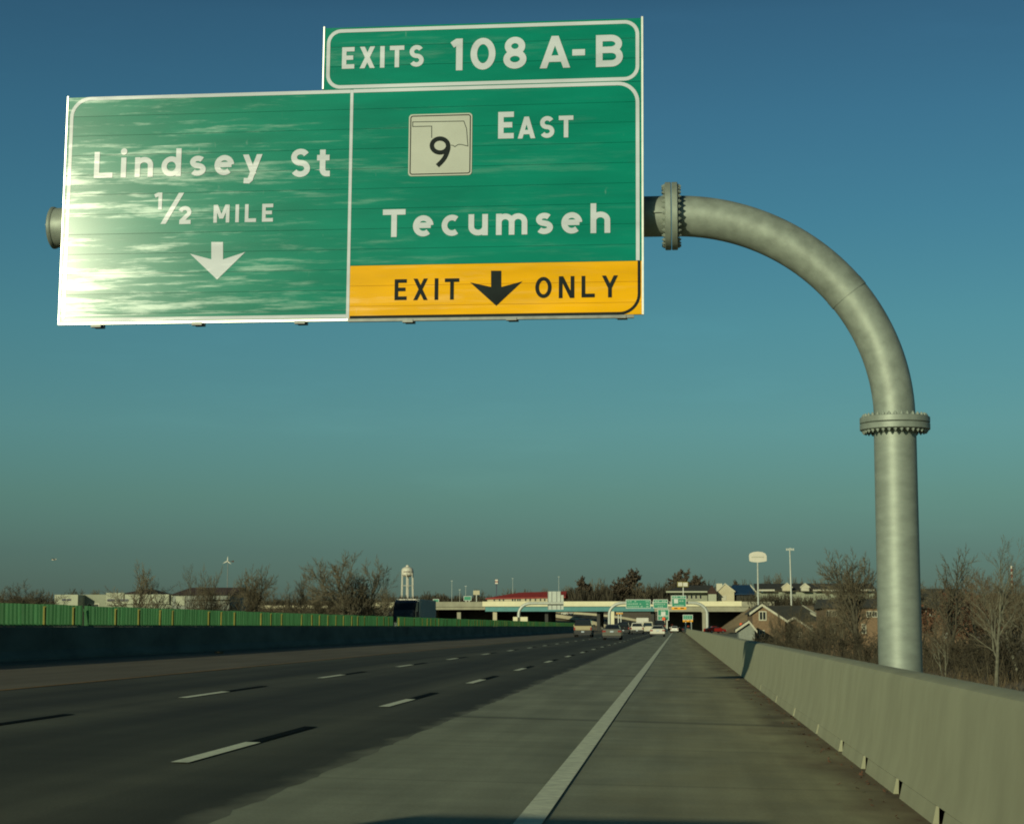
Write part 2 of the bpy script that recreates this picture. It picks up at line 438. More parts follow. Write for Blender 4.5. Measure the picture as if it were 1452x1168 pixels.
ORIG = {}
class MB:
    """collects shapes in world coordinates; build() links them as one mesh object"""
    def __init__(s):
        s.v, s.f = [], []
    def add(s, vs, fs):
        k = len(s.v)
        s.v += [tuple(v) for v in vs]
        s.f += [tuple(i + k for i in f) for f in fs]
        return s
    def box(s, x0, x1, y0, y1, z0, z1):
        return s.add([(x0, y0, z0), (x1, y0, z0), (x1, y1, z0), (x0, y1, z0), (x0, y0, z1), (x1, y0, z1), (x1, y1, z1), (x0, y1, z1)],
                     [(0, 3, 2, 1), (4, 5, 6, 7), (0, 1, 5, 4), (1, 2, 6, 5), (2, 3, 7, 6), (3, 0, 4, 7)])
    def frame_box(s, o, u, v, w, a, b, c):
        """box spanned from corner o along unit axes u,v,w by (lo,hi) ranges"""
        pts = []
        for k in (0, 1):
            for (i, j) in ((0, 0), (1, 0), (1, 1), (0, 1)):
                pts.append(o + u * a[i] + v * b[j] + w * c[k])
        return s.add(pts, [(0, 3, 2, 1), (4, 5, 6, 7), (0, 1, 5, 4), (1, 2, 6, 5), (2, 3, 7, 6), (3, 0, 4, 7)])
    def prism(s, pts, off):
        """closed polygon of 3-D points extruded by vector off"""
        off = Vector(off)
        n = len(pts)
        a = [Vector(p) for p in pts]
        return s.add(a + [p + off for p in a], [tuple(range(n))[::-1], tuple(range(n, 2 * n))] +
                     [(i, (i + 1) % n, n + (i + 1) % n, n + i) for i in range(n)])
    def tube(s, pts, rad, seg=8, cap=True):
        pts = [Vector(p) for p in pts]
        if not hasattr(rad, '__len__'):
            rad = [rad] * len(pts)
        k = len(s.v)
        ref = None
        for i, p in enumerate(pts):
            d = (pts[min(i + 1, len(pts) - 1)] - pts[max(i - 1, 0)]).normalized()
            if ref is None:
                ref = d.orthogonal().normalized()
            ref = (ref - d * ref.dot(d))
            ref = ref.normalized() if ref.length > 1e-6 else d.orthogonal().normalized()
            q = d.cross(ref)
            for j in range(seg):
                a = 2 * math.pi * j / seg
                s.v.append(tuple(p + (ref * math.cos(a) + q * math.sin(a)) * rad[i]))
        for i in range(len(pts) - 1):
            for j in range(seg):
                a, b = k + i * seg + j, k + i * seg + (j + 1) % seg
                s.f.append((a, b, b + seg, a + seg))
        if cap:
            s.f.append(tuple(k + j for j in range(seg))[::-1])
            e = k + (len(pts) - 1) * seg
            s.f.append(tuple(e + j for j in range(seg)))
        return s
    def lathe(s, c, prof, seg=24, axis='Z'):
        """prof = [(r, h)] revolved about axis through c"""
        c = Vector(c)
        k = len(s.v)
        for (r, h) in prof:
            for j in range(seg):
                a = 2 * math.pi * j / seg
                x, y = r * math.cos(a), r * math.sin(a)
                s.v.append(tuple(c + (Vector((x, y, h)) if axis == 'Z' else Vector((h, x, y)) if axis == 'X' else Vector((y, h, x)))))
        for i in range(len(prof) - 1):
            for j in range(seg):
                a, b = k + i * seg + j, k + i * seg + (j + 1) % seg
                s.f.append((a, b, b + seg, a + seg))
        s.f.append(tuple(k + j for j in range(seg))[::-1])
        e = k + (len(prof) - 1) * seg
        s.f.append(tuple(e + j for j in range(seg)))
        return s
    def build(s, name, m, parent=None, smooth=False, origin=None, label=None, bevel=0.0):
        org = Vector(origin) if origin is not None else (ORIG.get(parent.name, Vector(parent.location)) if parent else Vector())
        me = bpy.data.meshes.new(name)
        me.from_pydata([(x - org.x, y - org.y, z - org.z) for x, y, z in s.v], [], s.f)
        me.materials.append(m)
        if bevel:
            bm = bmesh.new(); bm.from_mesh(me)
            bmesh.ops.recalc_face_normals(bm, faces=bm.faces)
            bmesh.ops.bevel(bm, geom=[e for e in bm.edges if e.calc_face_angle(0) > .5], offset=bevel, segments=2, affect='EDGES', clamp_overlap=True)
            bm.to_mesh(me); bm.free()
        if smooth:
            me.polygons.foreach_set('use_smooth', [True] * len(me.polygons))
        me.update()
        o = bpy.data.objects.new(name, me)
        col.objects.link(o)
        if parent:
            o.parent = parent
            ORIG[o.name] = org
        elif origin is not None:
            o.location = org
        if label: o['label'] = label
        return o

def smooth_angle(o, deg=40):
    me = o.data
    bm = bmesh.new(); bm.from_mesh(me)
    bmesh.ops.recalc_face_normals(bm, faces=bm.faces)
    for f in bm.faces: f.smooth = True
    for e in bm.edges:
        if len(e.link_faces) == 2 and e.calc_face_angle(0) > R(deg): e.smooth = False
    bm.to_mesh(me); bm.free()
    return o

def copy_tree(o, parent=None):
    c = o.copy()
    col.objects.link(c)
    if parent: c.parent = parent
    for ch in list(o.children):
        copy_tree(ch, c)
    return c

def sstep(a, b, x):
    t = min(1, max(0, (x - a) / (b - a)))
    return t * t * (3 - 2 * t)

#PART2
# ------------------------------------------------------------------ terrain
def gz(x, y):
    if x > 2.3:
        low = -1.0 - 2.4 * sstep(105, 190, y) + 3.0 * sstep(230, 400, y)
        t = sstep(2.3, 9.0, x)
        z = (rz(2.1) - .12) * (1 - t) + low * t
    elif x < -36:
        low = -1.6 + 1.6 * sstep(300, 480, y)
        t = sstep(-36, -46, x)
        z = (rz(-36) - .2) * (1 - t) + low * t
    else:
        z = rz(x) - .25
    z += 7.0 * sstep(520, 680, y) + 3.0 * sstep(700, 1500, y)
    emb = 6.3 * sstep(438, 458, y) * max(sstep(8, 20, x), sstep(-60, -72, x))
    return max(z, emb + 1.5 * sstep(520, 680, y) + 3.0 * sstep(700, 1500, y) if emb > 0 else z)

def build_terrain():
    xs = [-3000, -1500, -900, -600, -450] + [x for x in range(-360, -60, 20)] + [-60 + 2 * i for i in range(12)] + [-36, -34, -30, -25, -19.2, -14, -9, -4, 2.1, 2.3] + \
         [3 + i for i in range(20)] + [24 + 3 * i for i in range(15)] + [70, 80, 95, 110, 130, 160, 200, 260, 350, 500, 800, 1500, 3000]
    ys = [-80 + 8 * i for i in range(63)] + [426 + 4 * i for i in range(70)] + [710 + 20 * i for i in range(15)] + [1050, 1150, 1300, 1500, 2000, 3000, 5000]
    xs, ys = sorted(set(xs)), sorted(set(ys))
    rnd = random.Random(3)
    vs = []
    for y in ys:
        for x in xs:
            j = 0 if -37 < x < 3.5 else rnd.uniform(-.15, .15)
            vs.append((x, y, gz(x, y) + j))
    nx = len(xs)
    fs = [(j * nx + i, j * nx + i + 1, (j + 1) * nx + i + 1, (j + 1) * nx + i) for j in range(len(ys) - 1) for i in range(nx - 1)]
    mb = MB().add(vs, fs)
    tag(mb.build('ground', M['ground'], smooth=True), kind='structure')
build_terrain()

Y0, Y1 = -40.0, 520.0
def strip(x0, x1, y0, y1, lift, mb=None, step=None):
    mb = mb or MB()
    n = 1 if not step else max(1, int((y1 - y0) / step))
    for i in range(n):
        a, b = y0 + (y1 - y0) * i / n, y0 + (y1 - y0) * (i + 1) / n
        mb.add([(x0, a, rz(x0) + lift), (x1, a, rz(x1) + lift), (x1, b, rz(x1) + lift), (x0, b, rz(x0) + lift)], [(0, 1, 2, 3)])
    return mb

road = strip(-19.1, 2.06, Y0, Y1, 0).build('road', M['pave'])
tag(road, kind='structure')
def road_part(mb, name, m):
    return tag(mb.build(name, m, road), kind='structure')
# worn asphalt lanes with a ragged edge against the concrete lane
mb = MB()
rnd = random.Random(5)
ys, y = [], Y0
while y < Y1:
    ys.append(y)
    y += rnd.uniform(.15, .5) if y < 140 else 12
ys.append(Y1)
off, tgt = 0, 0
pts = []
for y in ys:
    if rnd.random() < .16: tgt = rnd.uniform(-.03, .03)
    off += (tgt - off) * .4
    pts.append((-3.12 + off + rnd.uniform(-.035, .035), y))
for (xa, ya), (xb, yb) in zip(pts[:-1], pts[1:]):
    mb.add([(-11.9, ya, rz(-11.9) + .004), (xa, ya, rz(xa) + .0007), (xb, yb, rz(xb) + .0007), (-11.9, yb, rz(-11.9) + .004)], [(0, 1, 2, 3)])
road_part(mb, 'asphalt_lanes', M['asphalt'])
road_part(strip(-19.05, -11.9, Y0, Y1, .005), 'shoulder', M['left_shoulder'])
road_part(strip(-1.108, -.918, Y0, 460, .011, step=20), 'edge_line', M['white_line'])
road_part(strip(-12.03, -11.91, Y0, 430, .012, step=20), 'median_edge_line', M['yellow_line'])
wd, bd = MB(), MB()
for k in range(-2, 33):
    for (x, o, ) in ((-4.61, 17.25), (-8.28, 31.1 - 12.19)):
        y = o + 12.19 * k
        strip(x - .085, x + .085, y, y + 3.05, .012, wd)
        strip(x - .08, x + .08, y + 3.05, y + 6.3, .011, bd)
road_part(wd, 'lane_dashes', M['white_line'])
road_part(bd, 'contrast_dashes', M['black_line'])
# roadway of the other direction behind the median
opp = tag(strip(-36, -19.8, Y0, Y1, 0, step=70).build('opposite_road', M['asphalt']), kind='structure')
# curve climbing to the left beyond the overpass
def ribbon(path, w, lift, name, m, smp=None):
    mb = MB()
    P = [Vector((x, y, 0)) for x, y in path]
    L_, R_ = [], []
    for i, p in enumerate(P):
        d = (P[min(i + 1, len(P) - 1)] - P[max(i - 1, 0)]).normalized()
        s = Vector((d.y, -d.x, 0))
        z = max(gz(*(p + s * (w * k)).xy) for k in (-.5, 0, .5)) + lift
        for S, k in ((L_, -.5), (R_, .5)):
            q = p + s * (w * k); q.z = z; S.append(q)
    for i in range(len(P) - 1):
        mb.add([L_[i], R_[i], R_[i + 1], L_[i + 1]], [(0, 1, 2, 3)])
    return mb.build(name, m), L_, R_
def spline(pts, n):
    out = []
    for i in range(len(pts) - 1):
        p0, p1, p2, p3 = (pts[max(i - 1, 0)], pts[i], pts[i + 1], pts[min(i + 2, len(pts) - 1)])
        for k in range(n):
            t = k / n
            out.append(tuple(.5 * ((2 * p1[j]) + (-p0[j] + p2[j]) * t + (2 * p0[j] - 5 * p1[j] + 4 * p2[j] - p3[j]) * t * t + (-p0[j] + 3 * p1[j] - 3 * p2[j] + p3[j]) * t ** 3) for j in range(len(p1))))
    return out + [pts[-1]]
crv, CL, CR = ribbon(spline([(-9, 520), (-10, 545), (-18, 580), (-36, 620), (-62, 655), (-100, 685), (-150, 705)], 8), 17, .12, 'curved_road', M['asphalt'])
tag(crv, kind='structure')
sr, SL, SR = ribbon(spline([(10, 150), (9.5, 230), (9, 300), (10, 380), (12, 428)], 6), 7, .14, 'side_road', M['asphalt'])
tag(sr, kind='structure')
for (edge, nm, lab) in ((CL, 'l', 'pale concrete rail along the upper side of the road curving up behind the overpass'), (CR, 'r', 'pale concrete rail along the lower side of the road curving up behind the overpass')):
    mb = MB()
    for a, b in zip(edge[:-1], edge[1:]):
        d = (b - a).normalized(); s = Vector((d.y, -d.x, 0)) * .18
        mb.prism([a - s - Vector((0, 0, .4)), a + s - Vector((0, 0, .4)), a + s + Vector((0, 0, .7)), a - s + Vector((0, 0, .7))], b - a)
    tag(mb.build('concrete_rail', M['cream'], origin=edge[0]), lab, 'barrier')

# ------------------------------------------------------------------ right concrete barrier
zb = rz(1.77)
prof = [(1.80, .125), (1.85, .30), (1.93, .90), (1.955, .945), (2.0, .965), (2.17, .965), (2.22, .94), (2.24, .85), (2.28, .125)]
def extrude_profile(mb, prof, y0, y1, z0, step):
    n = max(1, int((y1 - y0) / step))
    k = len(mb.v); m_ = len(prof)
    for i in range(n + 1):
        y = y0 + (y1 - y0) * i / n
        mb.v += [(x, y, z + z0) for x, z in prof]
    for i in range(n):
        for j in range(m_):
            a, b = k + i * m_ + j, k + i * m_ + (j + 1) % m_
            mb.f.append((a, a + m_, b + m_, b))
    mb.f.append(tuple(k + j for j in range(m_)))
    mb.f.append(tuple(k + n * m_ + j for j in range(m_))[::-1])
mb = MB()
yj = -2.0
while yj < 415:                      # cast in lengths with thin joints
    extrude_profile(mb, prof, yj, min(yj + 12.19, 420) - .012, zb, 6)
    yj += 12.19
ny = -2.0
gaps = [3.3, 5.75, 8.2, 10.6, 13.1, 15.5, 18.25, 20.8, 24.4, 29.2, 34.4, 41.0]
prev = -2.0
for g in gaps:
    if g > prev + .4:
        lo = [(1.755, -.05), (1.795, .124), (1.815, .124), (1.79, -.6), (1.755, -.6)]
        extrude_profile(mb, lo, prev, g, zb, 60)
        prev = g + (.42 if g < 22 else .24)
extrude_profile(mb, [(2.14, .123), (2.27, .123), (2.27, -.5), (2.14, -.5)], -2, prev, zb, 200)
extrude_profile(mb, [(1.755, -.05), (1.80, .124), (2.28, .124), (2.28, -.6), (1.755, -.6)], prev, 420, zb, 60)
bar = mb.build('concrete_barrier', M['barrier'], origin=(1.9, 0, 0))
tag(smooth_angle(bar, 25), 'long sunlit tan concrete barrier along the right shoulder with drain notches at its foot', 'barrier')

# ------------------------------------------------------------------ median barrier and green glare screen on it
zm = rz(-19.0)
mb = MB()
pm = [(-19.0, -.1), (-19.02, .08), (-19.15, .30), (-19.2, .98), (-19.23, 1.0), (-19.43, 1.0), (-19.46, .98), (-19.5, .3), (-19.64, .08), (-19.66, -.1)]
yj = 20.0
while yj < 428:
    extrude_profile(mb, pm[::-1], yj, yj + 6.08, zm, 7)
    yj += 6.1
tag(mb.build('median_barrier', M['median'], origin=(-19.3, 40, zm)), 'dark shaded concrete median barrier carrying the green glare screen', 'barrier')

scr = thing('glare_screen', (-19.33, 38.9, zm + 1.0), 'long corrugated green plastic glare screen with yellow strips on top of the median barrier', 'glare screen')
zs = zm + 1.003
mb = MB(); mb.box(-19.39, -19.27, 38.9, 428, zs, zs + .035); mb.build('base_rail', M['median'], scr)
PER = .35
rnd = random.Random(9)
def panel_mesh(mb, y0, skip=None, top=.68):
    """sawtooth plastic sheet: upright blades facing the traffic, joined by a low web at the foot"""
    n = 7
    lean = rnd.uniform(-.012, .012); tp = top + rnd.uniform(-.012, .012)
    for i in range(n):
        if skip and skip[0] <= i < skip[1]: continue
        y = y0 + i * PER; xl, xr = -19.41 + rnd.uniform(-.012, .012), -19.255 + rnd.uniform(-.022, .012)
        ln = lean + rnd.uniform(-.006, .006)
        f = [(xl, y), (xr - .05, y + .004), (xr, y + .03)]
        for (xa, ya), (xb, yb) in zip(f[:-1], f[1:]):
            mb.add([(xa, ya, zs + .036), (xb, yb, zs + .036), (xb + ln, yb, zs + tp), (xa + ln, ya, zs + tp)], [(0, 1, 2, 3)])
        mb.add([(xr, y + .03, zs + .036), (xl, y + PER, zs + .036), (xl, y + PER, zs + .09), (xr, y + .03, zs + .09)], [(0, 1, 2, 3)])
rest = MB(); rest_y = MB()
k = 0
y = 38.95
while y + 2.45 < 428:
    if 126.9 < y + 1.2 < 129.4:
        y += 2.45; continue                   # one panel is missing
    mb = rest if k >= 100 else MB()
    broken = 59.0 < y + 1.2 < 61.4
    panel_mesh(mb, y, skip=(4, 5) if broken else None)
    if broken:
        mb.add([(-19.24, y + 1.68, zs + .04), (-19.26, y + 1.76, zs + .04), (-19.40, y + 1.62, zs + .55), (-19.36, y + 1.55, zs + .6)], [(0, 1, 2, 3)])
    yy = y + .35 * rnd.choice((1, 1, 1, 2, 0)) - .045
    has = rnd.random() < .86
    if k < 100:
        p = mb.build('green_panel', M['screen'], scr)
        if has:
            MB().box(-19.33, -19.235, yy, yy + .03, zs + .06, zs + .62).build('yellow_strip', M['screen_yel'], p)
    elif has:
        rest_y.box(-19.33, -19.235, yy, yy + .03, zs + .06, zs + .62)
    k += 1
    y += 2.45
tag(rest.build('green_panel', M['screen'], scr), kind='stuff')
tag(rest_y.build('yellow_strip', M['screen_yel'], scr), kind='stuff')

#PART3
# ------------------------------------------------------------------ lettering: highway alphabet built from strokes
S_ = .2                                    # stroke width in cap heights
def arc(cx, cy, rx, ry, a0, a1, n=18):
    return [(cx + rx * math.cos(R(a0 + (a1 - a0) * i / n)), cy + ry * math.sin(R(a0 + (a1 - a0) * i / n))) for i in range(n + 1)]
def ell(cx, cy, rx, ry):
    return arc(cx, cy, rx, ry, 0, 360, 32)
X_ = .76
GLY = {   # char: (width, [strokes]); a stroke is a polyline, ('/', a, b) a bar with level ends, ('o', c, r) a dot
    'L': (.62, [[(.1, 1), (.1, .1), (.62, .1)]]),
    'E': (.60, [[(.60, .9), (.1, .9), (.1, .1), (.60, .1)], [(.1, .51), (.54, .51)]]),
    'T': (.70, [[(0, .9), (.70, .9)], [(.35, .9), (.35, 0)]]),
    'I': (.20, [[(.1, 1), (.1, 0)]]),
    'X': (.74, [('/', (.12, 0), (.62, 1)), ('/', (.12, 1), (.62, 0))]),
    'A': (.86, [('/', (.12, 0), (.43, 1)), ('/', (.74, 0), (.43, 1)), [(.25, .29), (.61, .29)]]),
    'B': (.66, [[(.1, 1), (.1, 0)], [(.1, .9), (.38, .9)] + arc(.38, .715, .2, .185, 90, -90)[1:] + [(.1, .53)], [(.1, .53), (.40, .53)] + arc(.40, .315, .20, .215, 90, -90)[1:] + [(.1, .1)]]),
    'M': (.88, [[(.1, 1), (.1, 0)], [(.78, 1), (.78, 0)], ('/', (.13, 1), (.44, .22)), ('/', (.75, 1), (.44, .22))]),
    'N': (.74, [[(.1, 1), (.1, 0)], [(.64, 1), (.64, 0)], ('/', (.12, 1), (.62, 0))]),
    'O': (.78, [ell(.39, .5, .29, .4)]),
    'Y': (.78, [('/', (.12, 1), (.39, .44)), ('/', (.66, 1), (.39, .44)), [(.39, .5), (.39, 0)]]),
    'S': (.68, [arc(.34, .70, .23, .20, 28, 270) + arc(.34, .30, .24, .20, 90, -152)[1:]]),
    '0': (.76, [ell(.38, .5, .28, .4)]),
    '1': (.34, [[(.24, 1), (.24, 0)], [(.02, .80), (.2, .92)]]),
    '2': (.62, [arc(.31, .67, .21, .23, 165, -28) + [(.13, .13)], [(.06, .1), (.60, .1)]]),
    '8': (.70, [ell(.35, .71, .21, .19), ell(.35, .30, .25, .20)]),
    '-': (.36, [[(0, .47), (.36, .47)]]),
    '/': (.62, [('/', (.08, 0), (.54, 1))]),
    'i': (.22, [[(.11, X_), (.11, 0)], ('o', (.11, .99), .125)]),
    'n': (.62, [[(.1, X_), (.1, 0)], arc(.31, .45, .21, .21, 180, 0) + [(.52, 0)]]),
    'm': (.98, [[(.1, X_), (.1, 0)], arc(.295, .45, .195, .21, 180, 0) + [(.49, 0)], arc(.685, .45, .195, .21, 180, 0) + [(.88, 0)]]),
    'h': (.62, [[(.1, 1.06), (.1, 0)], arc(.31, .45, .21, .21, 180, 0) + [(.52, 0)]]),
    'u': (.62, [[(.1, X_)] + arc(.31, .31, .21, .21, 180, 360), [(.52, X_), (.52, 0)]]),
    'd': (.66, [[(.56, 1.06), (.56, 0)], ell(.33, .38, .23, .28)]),
    'e': (.66, [[(.12, .40), (.56, .40)], arc(.33, .38, .23, .28, 4, 312, 26)]),
    'c': (.60, [arc(.33, .38, .23, .28, 52, 308, 24)]),
    's': (.56, [arc(.28, .525, .165, .135, 35, 270) + arc(.28, .24, .175, .14, 90, -148)[1:]]),
    'y': (.66, [('/', (.11, X_), (.37, .03)), ('/', (.55, X_), (.25, -.22)), [(.31, -.13), (.21, -.235), (.06, -.225)]]),
    't': (.50, [[(.22, .95), (.22, .25)] + arc(.37, .25, .15, .15, 180, 270) + [(.48, .1)], [(.02, .665), (.46, .665)]]),
}
def stroke_quads(pts, w):
    """mitred strip along a polyline"""
    closed = (abs(pts[0][0] - pts[-1][0]) + abs(pts[0][1] - pts[-1][1])) < 1e-6
    P = [Vector((x, y, 0)) for x, y in pts]
    n = len(P)
    L, Rr = [], []
    for i, p in enumerate(P):
        if closed and i in (0, n - 1):
            d1, d2 = (P[-1] - P[-2]).normalized(), (P[1] - P[0]).normalized()
        else:
            d1 = (p - P[i - 1]).normalized() if i else (P[1] - p).normalized()
            d2 = (P[i + 1] - p).normalized() if i < n - 1 else d1
        nn = Vector((-d1.y - d2.y, d1.x + d2.x, 0)).normalized()
        c = max(.35, nn.dot(Vector((-d1.y, d1.x, 0))))
        L.append(p + nn * (w / 2 / c)); Rr.append(p - nn * (w / 2 / c))
    return [(L[i], Rr[i], Rr[i + 1], L[i + 1]) for i in range(n - 1)]
def bar_quad(a, b, w):
    (xa, ya), (xb, yb) = a, b
    ln = math.hypot(xb - xa, yb - ya)
    h = w / 2 * ln / abs(yb - ya)
    return (Vector((xa - h, ya, 0)), Vector((xa + h, ya, 0)), Vector((xb + h, yb, 0)), Vector((xb - h, yb, 0)))
def glyph_quads(ch, w, kx, ky):
    """quads of one letter scaled by kx, ky; w is the true stroke width"""
    out = []
    ins = .1
    def m(p):
        x, y = p
        return (x * kx, y * ky)
    for st in GLY[ch][1]:
        if isinstance(st, tuple) and st[0] == '/':
            out.append([bar_quad(m(st[1]), m(st[2]), w)])
        elif isinstance(st, tuple):
            c = Vector((*m(st[1]), 0)); r = st[2] * ky
            out.append([(c, c + Vector((r * math.cos(a), r * math.sin(a), 0)), c + Vector((r * math.cos(a + .35), r * math.sin(a + .35), 0)), c) for a in [i * 2 * math.pi / 18 for i in range(18)]])
        else:
            out.append(stroke_quads([m(p) for p in st], w))
    return out

class Plane:
    """a flat sign face: origin, right u, up v, outward normal n"""
    def __init__(s, o, u, v):
        s.o, s.u, s.v = Vector(o), u.normalized(), v.normalized()
        s.n = s.u.cross(s.v)
    def uv(s, px, py):
        d = ray(px, py); c = Vector((0, 0, CAM_H))
        t = (s.o - c).dot(s.n) / d.dot(s.n)
        q = c + d * t - s.o
        return q.dot(s.u), q.dot(s.v)
    def pt(s, u, v, h=0):
        return s.o + s.u * u + s.v * v + s.n * h
    def slab(s, mb, poly, h0, h1):
        """polygon in (u,v) with thickness h0..h1"""
        return mb.prism([s.pt(u, v, h0) for u, v in poly], s.n * (h1 - h0))
    def flat(s, mb, quads, h, th=.0025):
        for q in quads:
            a = Vector((q[1] - q[0])).cross(q[2] - q[0]) if len(q) > 2 else None
            pts = [s.pt(p.x, p.y, h) for p in q]
            if (q[3] - q[0]).length < 1e-9: pts = pts[:3]
            nrm = (pts[1] - pts[0]).cross(pts[2] - pts[0])
            if nrm.dot(s.n) < 0: pts = pts[::-1]
            mb.add(pts, [tuple(range(len(pts)))])
    def word(s, mb, text, u0, u1, v0, cap, h, gap=.30, w=S_):
        tot = sum(GLY[c][0] for c in text) + gap * (len(text) - 1)
        kx = (u1 - u0) / tot
        x = u0; lay = 0
        for c in text:
            for part in glyph_quads(c, w * cap, kx, cap):
                quads = [tuple(Vector((x + p.x, v0 + p.y, 0)) for p in q) for q in part]
                s.flat(mb, quads, h + .0009 * (lay % 4)); lay += 1
            x += (GLY[c][0] + gap) * kx
    def stroke(s, mb, pts, w, h):
        s.flat(mb, stroke_quads(pts, w), h)

# ------------------------------------------------------------------ the big overhead sign
SIGN_Y = 28.0
sy, sl = R(1.5), R(1.55)
su = Vector((math.cos(sy), -math.sin(sy), 0))
sn = Vector((-math.sin(sy) * math.cos(sl), -math.cos(sy) * math.cos(sl), math.sin(sl)))
su = (su * math.cos(R(.25)) - sn.cross(su) * math.sin(R(.25))).normalized()
sv = sn.cross(su).normalized()
SP = Plane(at(500, 290, SIGN_Y), su, sv)
U = SP.uv
def rng(*px): return sum(px) / len(px)
uL = rng(U(95, 137)[0], U(87, 457)[0]); uM = rng(U(496.5, 128)[0], U(496.5, 452)[0]); uR = rng(U(908.5, 118)[0], U(911, 446)[0])
vT = rng(U(95, 137)[1], U(497, 128)[1], U(908, 117)[1]); vB = rng(U(87, 457)[1], U(495, 452)[1], U(911, 446)[1])
vY = rng(U(497, 376.5)[1], U(910, 370)[1])
uTL = rng(U(460, 40)[0], U(460, 124)[0]); vTT = rng(U(461, 38.5)[1], U(907, 27.5)[1])
sign = thing('overhead_sign', SP.pt((uL + uR) / 2, vB, 0), 'large green overhead sign reading Lindsey St and East Tecumseh with yellow EXIT ONLY band', 'road sign')
rnd = random.Random(21)
def planks(u0, u1, v0, v1, ph, mb, first=None):
    v = v1
    while v > v0 + 1e-4:
        a = max(v0, v - ph)
        if a - v0 < .06: a = v0
        t0, t1 = rnd.uniform(-.0009, .0009), rnd.uniform(-.0009, .0009)
        e = .0022
        q = [SP.pt(u0, a + e, t0), SP.pt(u1, a + e, t0 + rnd.uniform(-.0006, .0006)), SP.pt(u1, v - e, t1), SP.pt(u0, v - e, t1)]
        mb.add(q + [p - SP.n * .05 for p in q], [(0, 1, 2, 3), (7, 6, 5, 4), (0, 4, 5, 1), (1, 5, 6, 2), (2, 6, 7, 3), (3, 7, 4, 0)])
        v = a
PH = (vT - vB) / 11.4
mb = MB(); planks(uL, uM, vB, vT, PH, mb); mb.build('street_panel', M['green'], sign)
mb = MB(); planks(uM + .002, uR, vY, vT, PH, mb); mb.build('exit_panel', M['green'], sign)
mb = MB(); planks(uM + .002, uR, vB, vY - .001, PH, mb); mb.build('yellow_band', M['yellow'], sign)
mb = MB(); planks(uTL, uR, vT + .002, vTT, PH, mb); mb.build('exit_number_tab', M['green'], sign)
def path_round(pts, r, closed=False):
    """polyline with rounded inner corners; pts with r radius"""
    out = []
    n = len(pts)
    for i, p in enumerate(pts):
        if not closed and i in (0, n - 1):
            out.append(p); continue
        a, b = Vector((*pts[i - 1], 0)), Vector((*pts[(i + 1) % n], 0))
        q = Vector((*p, 0))
        d1, d2 = (a - q).normalized(), (b - q).normalized()
        rr = r[i] if hasattr(r, '__len__') else r
        if rr <= 0:
            out.append(p); continue
        c = q + (d1 + d2) * rr
        s0 = q + d1 * rr; s1 = q + d2 * rr
        a0 = math.atan2(s0.y - c.y, s0.x - c.x); a1 = math.atan2(s1.y - c.y, s1.x - c.x)
        while a1 - a0 > math.pi: a1 -= 2 * math.pi
        while a1 - a0 < -math.pi: a1 += 2 * math.pi
        out += [(c.x + rr * math.cos(a0 + (a1 - a0) * k / 10), c.y + rr * math.sin(a0 + (a1 - a0) * k / 10)) for k in range(11)]
    if closed: out.append(out[0])
    return out
bw = .056                                # white border about 6 px wide
h1 = .0045
mb = MB()
i_ = bw / 2
SP.stroke(mb, path_round([(uM - .03, vT - i_), (uL + .035 + i_, vT - i_), (uL + .035 + i_, vB + i_ + .01), (uM - .03, vB + i_ + .01)], [0, .30, .02, 0]), bw, h1)
SP.stroke(mb, [(uM - .005, vB), (uM - .005, vT - .003)], bw * .85, h1 + .001)
SP.stroke(mb, path_round([(uM + .02, vT - i_ + .002), (uR - .03 - i_, vT - i_ + .002), (uR - .03 - i_, vY + .004)], [0, .30, 0]), bw, h1 + .002)
mb.build('white_border', M['white_sheet'], sign)
mb = MB()
vb0, vb1 = vT + .045, vTT - .03
SP.stroke(mb, path_round([(uTL + .035 + i_, vb1 - i_), (uR - .03 - i_, vb1 - i_), (uR - .03 - i_, vb0), (uTL + .035 + i_, vb0)], .20, True), bw, h1)
mb.build('tab_border', M['white_sheet'], sign)
mb = MB()
SP.stroke(mb, path_round([(uM + .03, vB + .018), (uR - .04, vB + .018), (uR - .04, vY - .004)], [0, .30, 0]), .045, h1)
mb.build('black_border', M['sign_black'], sign)
# bright aluminium edge mouldings
mb = MB()
SP.slab(mb, [(uTL - .022, vT + .02), (uTL - .001, vT + .02), (uTL - .001, vTT + .02), (uTL - .022, vTT + .02)], -.05, .012)
SP.slab(mb, [(uR + .001, vB - .004), (uR + .030, vB - .004), (uR + .030, vTT + .02), (uR + .001, vTT + .02)], -.05, .012)
SP.slab(mb, [(uL - .022, vB - .01), (uL - .001, vB - .01), (uL - .001, vT + .02), (uL - .022, vT + .02)], -.05, .012)
mb.build('edge_moulding', M['alu'], sign)
mb = MB(); SP.slab(mb, [(uL - .02, vB - .035), (uM, vB - .035), (uM, vB - .002), (uL - .02, vB - .002)], -.05, .006); mb.build('bottom_moulding', M['alu'], sign)
mb = MB(); SP.slab(mb, [(uM + .003, vB - .05), (uR - .12, vB - .05), (uR - .12, vB - .002), (uM + .003, vB - .002)], -.05, .004); mb.build('bottom_moulding', M['alu_dark'], sign)
